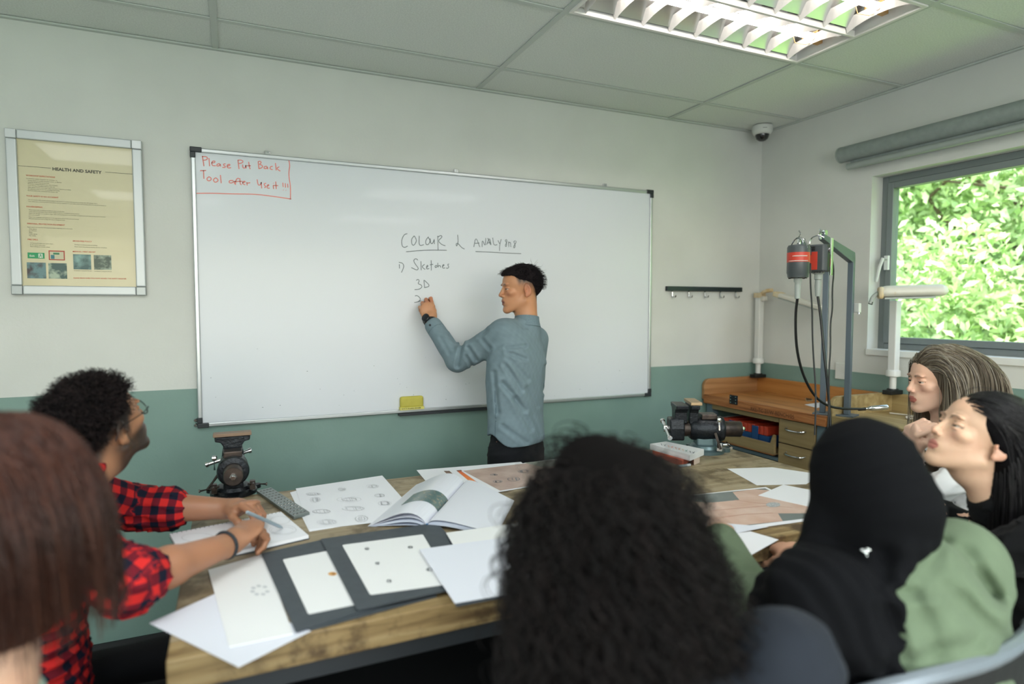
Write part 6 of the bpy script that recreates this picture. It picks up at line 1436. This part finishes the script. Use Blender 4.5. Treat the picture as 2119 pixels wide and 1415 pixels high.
# ------------------------------------------------------------ curly-haired person, nearest centre
def curly():
    HC=Wp(1252,1112,.90); HF=Frame(HC,(-.15,1,0),(0,0,1),1.0); NB=HC+V(.0,-.06,-.150); PO=V(.58,.60,.50)
    t=person('person with long dark curly hair and dark jacket, back turned, in the middle foreground',(PO[0],PO[1],0))
    arms=[(V(.30,.78,.76),V(.40,.98,.68)),(V(.80,.80,.76),V(.70,.98,.68))]
    TF,Lt,Sh=seated(t,PO,NB,(-.05,1,0),arms,'#22272f',61,'#1a1c20',roll=(.9,.9),neck=HF.w(0,-.022,-.08),cloth_name='jacket',h=.008,sh=.185,sleeve=(.075,.062,.044),foldamp=.012,wl=.10,shz=-.055)
    s=SDF(); head(s,HF,False); flesh(s,TF,Lt,Sh,arms,NB,HF,.048)
    for (el,wr),sg in zip(arms,(1,-1)): hand(s,Frame(wr,(0,0,-1),wr-el,.92),sg)
    cf=lambda P:np.where((np.linalg.norm(P-HF.o,axis=1)<.2)[:,None],head_color(HF,P,'#b98767','#94564a',False),L3('#b98767')[None])
    lo2,hi2=torso_box(PO,NB,arms,.2); add_body(t,s,[(HC-.17,HC+.17,.0045),(lo2,hi2,.009)],cf)
    nz=Noise(8,10,25,90)
    def cap(P,lo=None,hi=None):
        q=HF.l(P); z=np.clip(q[:,2],-.40,.045); k=np.clip((.045-z)/.44,0,1)
        a=np.interp(k,[0,.3,.6,.85,1],[.095,.146,.195,.250,.21]); b_=np.interp(k,[0,.3,.6,1],[.110,.120,.115,.07]); cy=np.interp(k,[0,.4,1],[-.02,-.045,-.085])
        rr=np.sqrt((q[:,0]/a)**2+((q[:,1]-cy)/b_)**2); dd=(rr-1)*.11; dz=np.abs(q[:,2]-z); dd=np.where(dz>0,np.sqrt(np.maximum(dd,0)**2+dz**2),dd)
        d=smin(dd,d_ell(q,V(0,-.02,.045),V(.096,.108,.098)),.03); d=smax(d,-d_ell(q,V(0,.13,-.05),V(.060,.085,.11)),.02); return (d+.004-.008*nz(q))*HF.s
    vf=surface(cap,HC-V(.25,.25,.46),HC+V(.25,.22,.18),.006); parts=[(vf[0],vf[1],np.tile(L3('#0b0909'),(len(vf[0]),1)))]
    R0,U=on_surface(cap,HF,3000,lambda q,u:(q[:,2]>-.40)&(q[:,1]<.10)&(u[:,2]<.93),15,c=(0,-.02,.0),R0=.22)
    R1,U1=on_surface(cap,HF,2600,lambda q,u:(q[:,2]<.02)&(q[:,2]>-.42)&(q[:,1]<.05),16,c=(0,-.06,-.2),R0=.26)
    for i,(A,B) in enumerate(((R0,U),(R1,U1))):
        S=strands(A-B*.010,B*.5+V(0,0,-.6),19,.0056,collide=cap if i==0 else None,off=.0015,grav=.16,seed=17+i,jit=.10,curl=.0095,curlp=.046,stiff=.85); tv=tubes(S,.0008,.0005); parts.append((tv[0],tv[1],colvar('#110d0d',len(S),60,18+i,.3,['#191312','#0b0909'])))
    obj_at(t,hair_obj('hair',parts,hair_m,t))
curly()
# ------------------------------------------------------------ person in the black headscarf and green shirt
def hijab():
    px=1810; v=VH(px); L=LH(px); HC=Wp(1790,1000,1.2); HF=Frame(HC,L*.80+v*.60,(0,0,1),1.0); NB=Wp(1838,1112,1.18); PO=V(1.16,.75,.50)
    t=person('person in a black headscarf and sage green shirt, seen from behind at the right front',(PO[0],PO[1],0))
    arms=[(V(1.03,1.00,.84),V(1.15,1.24,.905)),(V(1.47,.93,.80),V(1.40,1.20,.83))]
    gcr=creases([((1924,1120),(1882,1222),0.0092,0.0143),((1958,1115),(1918,1208),0.0086,0.0129),((2001,1140),(2062,1231),0.0092,0.0143),((1955,1220),(2027,1300),0.0092,0.0143),((1892,1231),(1934,1330),0.0086,0.0143),((1862,1226),(1930,1230),0.0071,0.0085),((2010,1322),(1851,1371),0.0100,0.0143),((2030,1190),(2060,1240),0.0071,0.0129),((1830,1140),(1840,1220),0.0064,0.0129),((2000,1240),(2070,1320),0.0071,0.0129),((1850,1260),(1870,1340),0.0071,0.0129)],1.10,.22)
    TF,Lt,Sh=seated(t,PO,NB,(.05,1,0),arms,'#66765f',71,'#202226',roll=(.9,.9),h=.0068,sh=.18,sleeve=(.078,.068,.045),foldamp=.003,wl=.17,crease=gcr,shz=-.085,secs=[(-.14,.185,.145,0,.0),(.0,.185,.15,0,0),(.30,.190,.15,0,-.01),(.62,.205,.150,0,-.012),(.80,.198,.135,0,-.010),(.90,.150,.105,0,-.01),(.965,.095,.085,0,-.008),(1.02,.07,.075,0,0)],fold_dirs=[(1,0,-.9),(.9,.1,.5),(1,0,.1)],collar=.075)
    HI=Frame(HF.w(0,.020,.004),HF.R[:,1],(0,0,1),.80); s=SDF(); head(s,HI,False,ears=False); flesh(s,TF,Lt,Sh,arms,NB,HI,.042)
    hand(s,Frame(arms[0][1],(0,0,-1),V(1.22,1.30,.90)-arms[0][1],.92),1); hand(s,Frame(arms[1][1],(0,0,-1),arms[1][1]-arms[1][0],.92),-1)
    cf=lambda P:np.where((np.linalg.norm(P-HF.o,axis=1)<.2)[:,None],head_color(HF,P,'#d0a083','#a8635a',False),L3('#cf9f84')[None])
    lo2,hi2=torso_box(PO,NB,arms,.2); add_body(t,s,[(HC-.17,HC+.17,.0042),(lo2,hi2,.009)],cf)
    c=SDF(); 
    c.ell((0,.0,.034),(.086,.098,.092),F=HF); c.ell((0,.010,-.02),(.080,.096,.100),k=.03,F=HF); c.ell((0,-.072,-.030),(.078,.068,.072),k=.04,F=HF)
    c.cone(HF.w(0,-.015,-.04),NB+V(0,0,.02),.078,.072,k=.04); c.ell(NB+V(-.03,.03,.02),(.080,.085,.045),k=.03)
    # front drape and the tail lying over the left shoulder and back
    a0,a1,a2,a3=NB+V(-.05,.02,.02),Wp(1705,1120,1.10),Wp(1700,1220,1.03),Wp(1712,1440,1.00)
    ax=nrm(TF.R@V(1,.05,0))
    body_=LAST_CLOTH
    def tail(P):
        q=TF.l(P); z=q[:,2]; xc=np.interp(z,[Lt-.45,Lt-.12,Lt-.04,Lt+.03],[-.265,-.235,-.175,-.06]); w=np.interp(z,[Lt-.45,Lt-.10,Lt+.03],[.078,.084,.060])
        pl=.0022*np.sin(q[:,0]*190+1.2*np.sin(z*14)+z*12); return smax(smax(body_(P)-.017-pl,np.maximum(q[:,0]-xc-w,-.40-q[:,0]),.006),q[:,1]-.11,.01)
    c.add(tail,TF.w(-.44,-.3,Lt-.5)-.1,TF.w(.05,.15,Lt+.05)+.15,k=.02)
    c.cone(TF.w(-.08,.08,Lt-.0),TF.w(-.15,.09,Lt-.10),.035,.03,k=.04,fl=1.3,ax=tuple(ax))
    fo=Folds(75,[HF.R@V(0,.5,1),HF.R@V(.4,.3,1)],.075); n=Noise(76,5,12,40)
    def fadd(P):
        q=HF.l(P); r=np.linalg.norm(q-V(0,-.02,.03),axis=1); swirl=np.sin(q[:,2]*38-q[:,1]*30+1.0*n(P)); low=sst(-q[:,2],-.0,.10)
        return -fo(P)*.006-swirl*.004*low
    c.add(fadd,(-9,-9,-9),(9,9,9),0,'add'); c.ell((0,.118,-.018),(.056,.062,.084),k=.02,op='s',F=HF)
    add_cloth(t,'headscarf',c,np.array([.76,.42,.62]),np.array([1.38,1.05,1.36]),.0052,solid('#0d0e11',.02,3),m=scarf_m)
    # sheer front edge of the scarf
    O=Vector(t.location); sm=bpy.data.materials.new('sheer_black'); sm.use_nodes=True; nt=sm.node_tree; pb=nt.nodes['Principled BSDF']; pb.inputs['Base Color'].default_value=(.01,.01,.012,1); pb.inputs['Alpha'].default_value=.72; pb.inputs['Roughness'].default_value=.8
    vs=[];N=20
    for i in range(N+1):
        a=-2.3+4.1*i/N; e=V(.0,.055,-.015)
        for rr in (0,1): 
            x=(.066+.004*rr)*math.cos(a)*1.0; vs.append(Vector(HF.w(x*1.15,.068+.050*rr-.10*abs(math.sin(a))**2*.3,-.010+(.100-.006*rr)*math.sin(a))) -O)
    MB().add(vs,[(2*i,2*i+1,2*i+3,2*i+2) for i in range(N)]).build('sheer_edge',sm,t,smooth=True)
    b=MB(); pc=next((Wp(1790,1142,q_-.004) for q_ in np.linspace(.85,1.25,161) if c(Wp(1790,1142,q_)[None])[0]<.001),Wp(1790,1142,1.05))
    for dx,dz,r in ((0,0,.006),(.008,.003,.005),(-.007,.004,.004),(.003,-.006,.004)): b.lathe([(.001,-r),(r*.8,-r*.5),(r,0),(r*.8,r*.5),(.001,r)],Vector(pc+V(dx,0,dz))-O,(0,-1,0),n=10)
    b.build('jewelled_pin',mat('pin_silver','#dfe3e2',.12,metal=1.0),t,smooth=True)
hijab()
# ------------------------------------------------------------ black-haired person, right
def blackhair():
    px=2010; v=VH(px); L=LH(px); p=math.radians(25); a=math.radians(30); HC=Wp(2026,908,1.55); HF=Frame(HC,(L*math.cos(a)-v*math.sin(a))*math.cos(p)+V(0,0,math.sin(p)),(0,0,1),.98)
    PO=V(1.80,.80,.52); NB=HC+V(.035,-.03,-.135)
    t=person('person with glossy black hair and a black top looking up to the left',(PO[0],PO[1],0))
    arms=[(V(1.50,1.03,.80),V(1.62,1.20,.885)),(V(2.05,.92,.80),V(1.92,1.16,.90))]
    TF,Lt,Sh=seated(t,PO,NB,(-.35,1,0),arms,'#0f1012',81,'#15161a',roll=(.92,.92),neck=HF.w(0,-.022,-.08),cloth_name='top',h=.009,sh=.155,sleeve=(.055,.048,.036),secs=[(-.12,.150,.115,0,.0),(.0,.145,.11,0,0),(.30,.13,.10,0,0),(.62,.15,.11,0,0),(.80,.150,.105,0,-.005),(.90,.125,.09,0,-.008),(.965,.085,.07,0,-.005),(1.0,.055,.055,0,0)])
    s=SDF(); head(s,HF,False,nose=.84,jaw=.92,lids=1.0,lip=.72,chin=.006); flesh(s,TF,Lt,Sh,arms,NB,HF,.045)
    for (el,wr),sg in zip(arms,(1,-1)): hand(s,Frame(wr,(0,0,-1),V(-.25*sg,1,0),.9),sg)
    global GAZE; GAZE=(-.2,.6)
    cf=lambda P:np.where((np.linalg.norm(P-HF.o,axis=1)<.2)[:,None],head_color(HF,P,'#dfb497','#c7726b',False,brow='#3c2d28',blush='#d99480',browh=.8),L3('#d9ac90')[None])
    lo2,hi2=torso_box(PO,NB,arms,.2); add_body(t,s,[(HC-.16,HC+.16,.0023),(lo2,hi2,.009)],cf)
    def cap(P,lo=None,hi=None):
        q=HF.l(P); d=d_ell(q,V(0,-.022,.038),V(.086,.106,.092)); 
        zz_=np.interp(q[:,1],[-.12,-.06,-.03,.02,.05,.075,.11],[-.20,-.12,-.02,.008,.030,.056,.074]); d=smax(d,zz_-q[:,2],.008)
        w=P-HF.w(0,-.05,0); z=np.clip(w[:,2],-.34,.02); k=np.clip((.02-z)/.36,0,1); ax_=-v*0; cx=w[:,:2]@(-L[:2]); cy=w[:,:2]@v[:2]; c0=.035+.035*k
        rr=np.sqrt(((cx-c0)/(.072-.008*k))**2+(cy/(.088+.01*k))**2); dd=(rr-1)*.07; dz=np.abs(w[:,2]-z); dd=np.where(dz>0,np.sqrt(np.maximum(dd,0)**2+dz**2),dd); dd=smax(dd,-d_ell(q,V(0,.045,-.05),V(.10,.075,.13)),.01)
        return smin(d*HF.s,dd,.03)
    def coll(P): q=HF.l(P); return smin(cap(P),d_ell(q,V(0,.135,-.06),V(.12,.125,.14))*HF.s,.01)
    vf=surface(cap,HC-V(.2,.2,.40),HC+V(.24,.2,.17),.0042); parts=[(vf[0],vf[1],np.tile(L3('#0e0d0f'),(len(vf[0]),1)))]
    R0,U=on_surface(cap,HF,2000,lambda q,u:(q[:,2]>.055),22); d=np.stack([np.sign(HF.l(R0)[:,0]-.02)*.75,np.full(len(R0),-.6),np.full(len(R0),.0)],1)@HF.R.T
    S=strands(R0,d,30,.0135,collide=coll,grav=.22,seed=23,stiff=.8,jit=.02,off=.002,flow=-HF.R[:,1]*.30,nflow=12,drop=lambda P:(lambda q:(q[:,1]>.022)&(q[:,2]<.022)&(np.linalg.norm(q,axis=1)<.16))(HF.l(P))); tv=tubes(S,.0010,.0005); parts.append((tv[0],tv[1],colvar('#100f12',len(S),93,24,.2,['#1a181b'])))
    R1,U1=on_surface(cap,HF,1500,lambda q,u:(q[:,2]<.05)&(q[:,2]>-.10)&(q[:,1]<-.035),26,c=(0,-.05,0),R0=.2)
    S=strands(R1,U1*.2+V(0,0,-1)-HF.R[:,1]*.4,26,.0125,collide=coll,grav=.35,seed=27,stiff=.8,jit=.02,off=.002); tv=tubes(S,.0010,.0005); parts.append((tv[0],tv[1],colvar('#100f12',len(S),81,28,.2,['#1a181b'])))
    obj_at(t,hair_obj('hair',parts,hair_gl,t)); GAZE=(0,0)
blackhair()
# ------------------------------------------------------------ ash-blonde person, far right
def blonde():
    px=1945; v=VH(px); L=LH(px); a=math.radians(30); HC=Wp(1945,790,2.16); HF=Frame(HC,L*math.cos(a)-v*math.sin(a)+V(0,0,-.02),(0,0,1),.97)
    PO=V(2.36,1.33,.54); NB=HC+V(.035,-.01,-.205)
    t=person('person with long ash-blonde hair and a beaded hair clip, hands raised under the chin',(PO[0],PO[1],0))
    WL_=np.array(Wp(1890,932,1.88)); HD=np.array(Wp(1900,864,1.84))-WL_; EL=V(WL_[0]+.03,WL_[1]+.03,.905); WR=WL_+V(.05,.055,-.015); ER=V(WR[0]+.05,WR[1]+.06,.905)
    arms=[(EL,WL_),(ER,WR)]
    TF,Lt,Sh=seated(t,PO,NB,(-1,-.15,0),arms,'#d9dbdc',91,'#2b3037',roll=(.5,.5),neck=HF.w(0,-.022,-.08),cloth_name='top',h=.009,sh=.15,sleeve=(.052,.045,.036),secs=[(-.12,.145,.11,0,.0),(.0,.140,.105,0,0),(.30,.125,.10,0,0),(.62,.145,.105,0,0),(.80,.145,.10,0,-.005),(.90,.12,.085,0,-.008),(.965,.08,.065,0,-.005),(1.0,.052,.052,0,0)])
    s=SDF(); head(s,HF,False,nose=.86,jaw=.97,lip=.88,lids=1.14,chin=.007); flesh(s,TF,Lt,Sh,arms,NB,HF,.044)
    hand(s,Frame(WL_,-L*1.0+v*.2,HD,.92),1,curl=((60,75,40),(66,80,40),(70,82,45),(72,84,45)),thumb=(20,30,20),spread=2)
    hand(s,Frame(WR,-L*.9+v*.4,HD+V(.01,-.02,-.01),.92),-1,curl=((55,70,35),(60,75,40),(64,78,40),(70,80,45)),thumb=(20,30,20),spread=2)
    global GAZE; GAZE=(.0,.0)
    cf=lambda P:np.where((np.linalg.norm(P-HF.o,axis=1)<.155)[:,None],head_color(HF,P,'#e0b49b','#bf6058',False,brow='#5a4437',blush='#dc8f7d',browh=.95,iris='#20140f'),L3('#e2b7a0')[None])
    lo2,hi2=torso_box(PO,NB,arms,.2); hb=[WL_,WL_+HD*1.9,WR]
    add_body(t,s,[(HC-.16,HC+.16,.0024),(np.min(hb,0)-.07,np.max(hb,0)+.07,.0028),(lo2,hi2,.009)],cf)
    def cap(P,lo=None,hi=None):
        q=HF.l(P); d=d_ell(q,V(0,-.018,.040),V(.087,.108,.094)); zz_=np.interp(q[:,1],[-.12,-.02,.02,.045,.065,.085,.11],[-.3,-.3,-.10,.010,.045,.070,.082]); d=smax(d,zz_-q[:,2],.008)
        z=np.clip(q[:,2],-.33,.03); k=np.clip((.03-z)/.36,0,1); a_=.088+.022*np.sin(PI*.8*k)-.01*k; b_=.085-.005*k; rr=np.sqrt((q[:,0]/a_)**2+((q[:,1]+.030+.01*k)/b_)**2); dd=(rr-1)*.085; dz=np.abs(q[:,2]-z); dd=np.where(dz>0,np.sqrt(np.maximum(dd,0)**2+dz**2),dd); dd=smax(dd,-d_ell(q,V(0,.115,-.03),V(.13,.100,.15)),.015); dd=smax(dd,-d_ell(q,V(0,.03,-.2),V(.058,.09,.14)),.015)
        return smin(d,dd,.02)*HF.s
    vf=surface(cap,HC-V(.2,.2,.38),HC+V(.2,.2,.16),.004); n=Noise(9,4,10,30); parts=[(vf[0],vf[1],L3('#564c41')*(1+.12*n(vf[0])[:,None]))]
    coll=lambda P:smin(cap(P),d_ell(HF.l(P),V(0,.135,-.04),V(.13,.110,.17))*HF.s,.01)
    alts=['#8f8572','#6f6455','#9c958a','#5f5447']
    parts.append(falling(HF,coll,2400,32,lambda q,u:(q[:,2]>.045)&(np.abs(q[:,0]-.012)<.07),32,.0125,'#7d7262',alts,cap=cap,off=.002,w=(.0011,.0006),part=(.012,0),back=.25,amt=.10,grav=.28,jit=.018,flow=-HF.R[:,1]*.12))
    obj_at(t,hair_obj('hair',parts,hair_gl,t))
    # beaded clip on the temple side facing the room
    O=Vector(t.location); b=MB()
    for i in range(13):
        u=i/12; y=.012-.060*u; z=.012+.006*u; p=HF.w(-.112,y,z)
        o_=HF.w(0,y,z); dr=nrm(p-o_); tt=.0
        pt_=o_+dr*.05
        for _ in range(40):
            if cap(pt_[None])[0]>.003: break
            pt_=pt_+dr*.003
        pt_=pt_+dr*.005; b.lathe([(.0005,-.0032),(.0026,-.0018),(.0032,0),(.0026,.0018),(.0005,.0032)],Vector(pt_)-O,tuple(dr),n=8)
    b.build('beaded_clip',mat('clip_gold','#e8d9b4',.2,metal=.8),t,smooth=True)
blonde()
ch=chair('black moulded chair with a pale grey top rim, behind the person in the green shirt',(1.15,.87,0),math.radians(1),rim=mat('rim_grey','#79828a',.35,metal=.2),backz=.905,back_w=.58)
def stool(label,x,y,h,col='#2a2c2e'):
    t=thing('stool',label,'stool',(x,y,0)); MB().cyl((0,0,h-.035),(0,0,h),.17,n=28).build('seat',mat('stool_seat',col,.6),t,bevel=.008)
    for k in range(4):
        a=PI/4+k*PI/2; b=MB(); b.tube([(.11*math.cos(a),.11*math.sin(a),h-.035),(.17*math.cos(a),.17*math.sin(a),0)],.011,n=8); b.build('leg',steel,t,smooth=True)
    b=MB(); b.tube([(.15*math.cos(a),.15*math.sin(a),.2) for a in np.linspace(0,2*PI,25)],.007,n=6); b.build('foot_ring',steel,t,smooth=True)
stool('round dark stool under the person in the checked shirt',-.46,1.72,.455); stool('round dark stool under the bob-haired person',-.38,.82,.395); stool('round dark stool under the curly-haired person',.56,.60,.395); stool('round dark stool under the black-haired person at the right',1.82,.78,.415); stool('round dark stool under the ash-blonde person',2.38,1.33,.435)
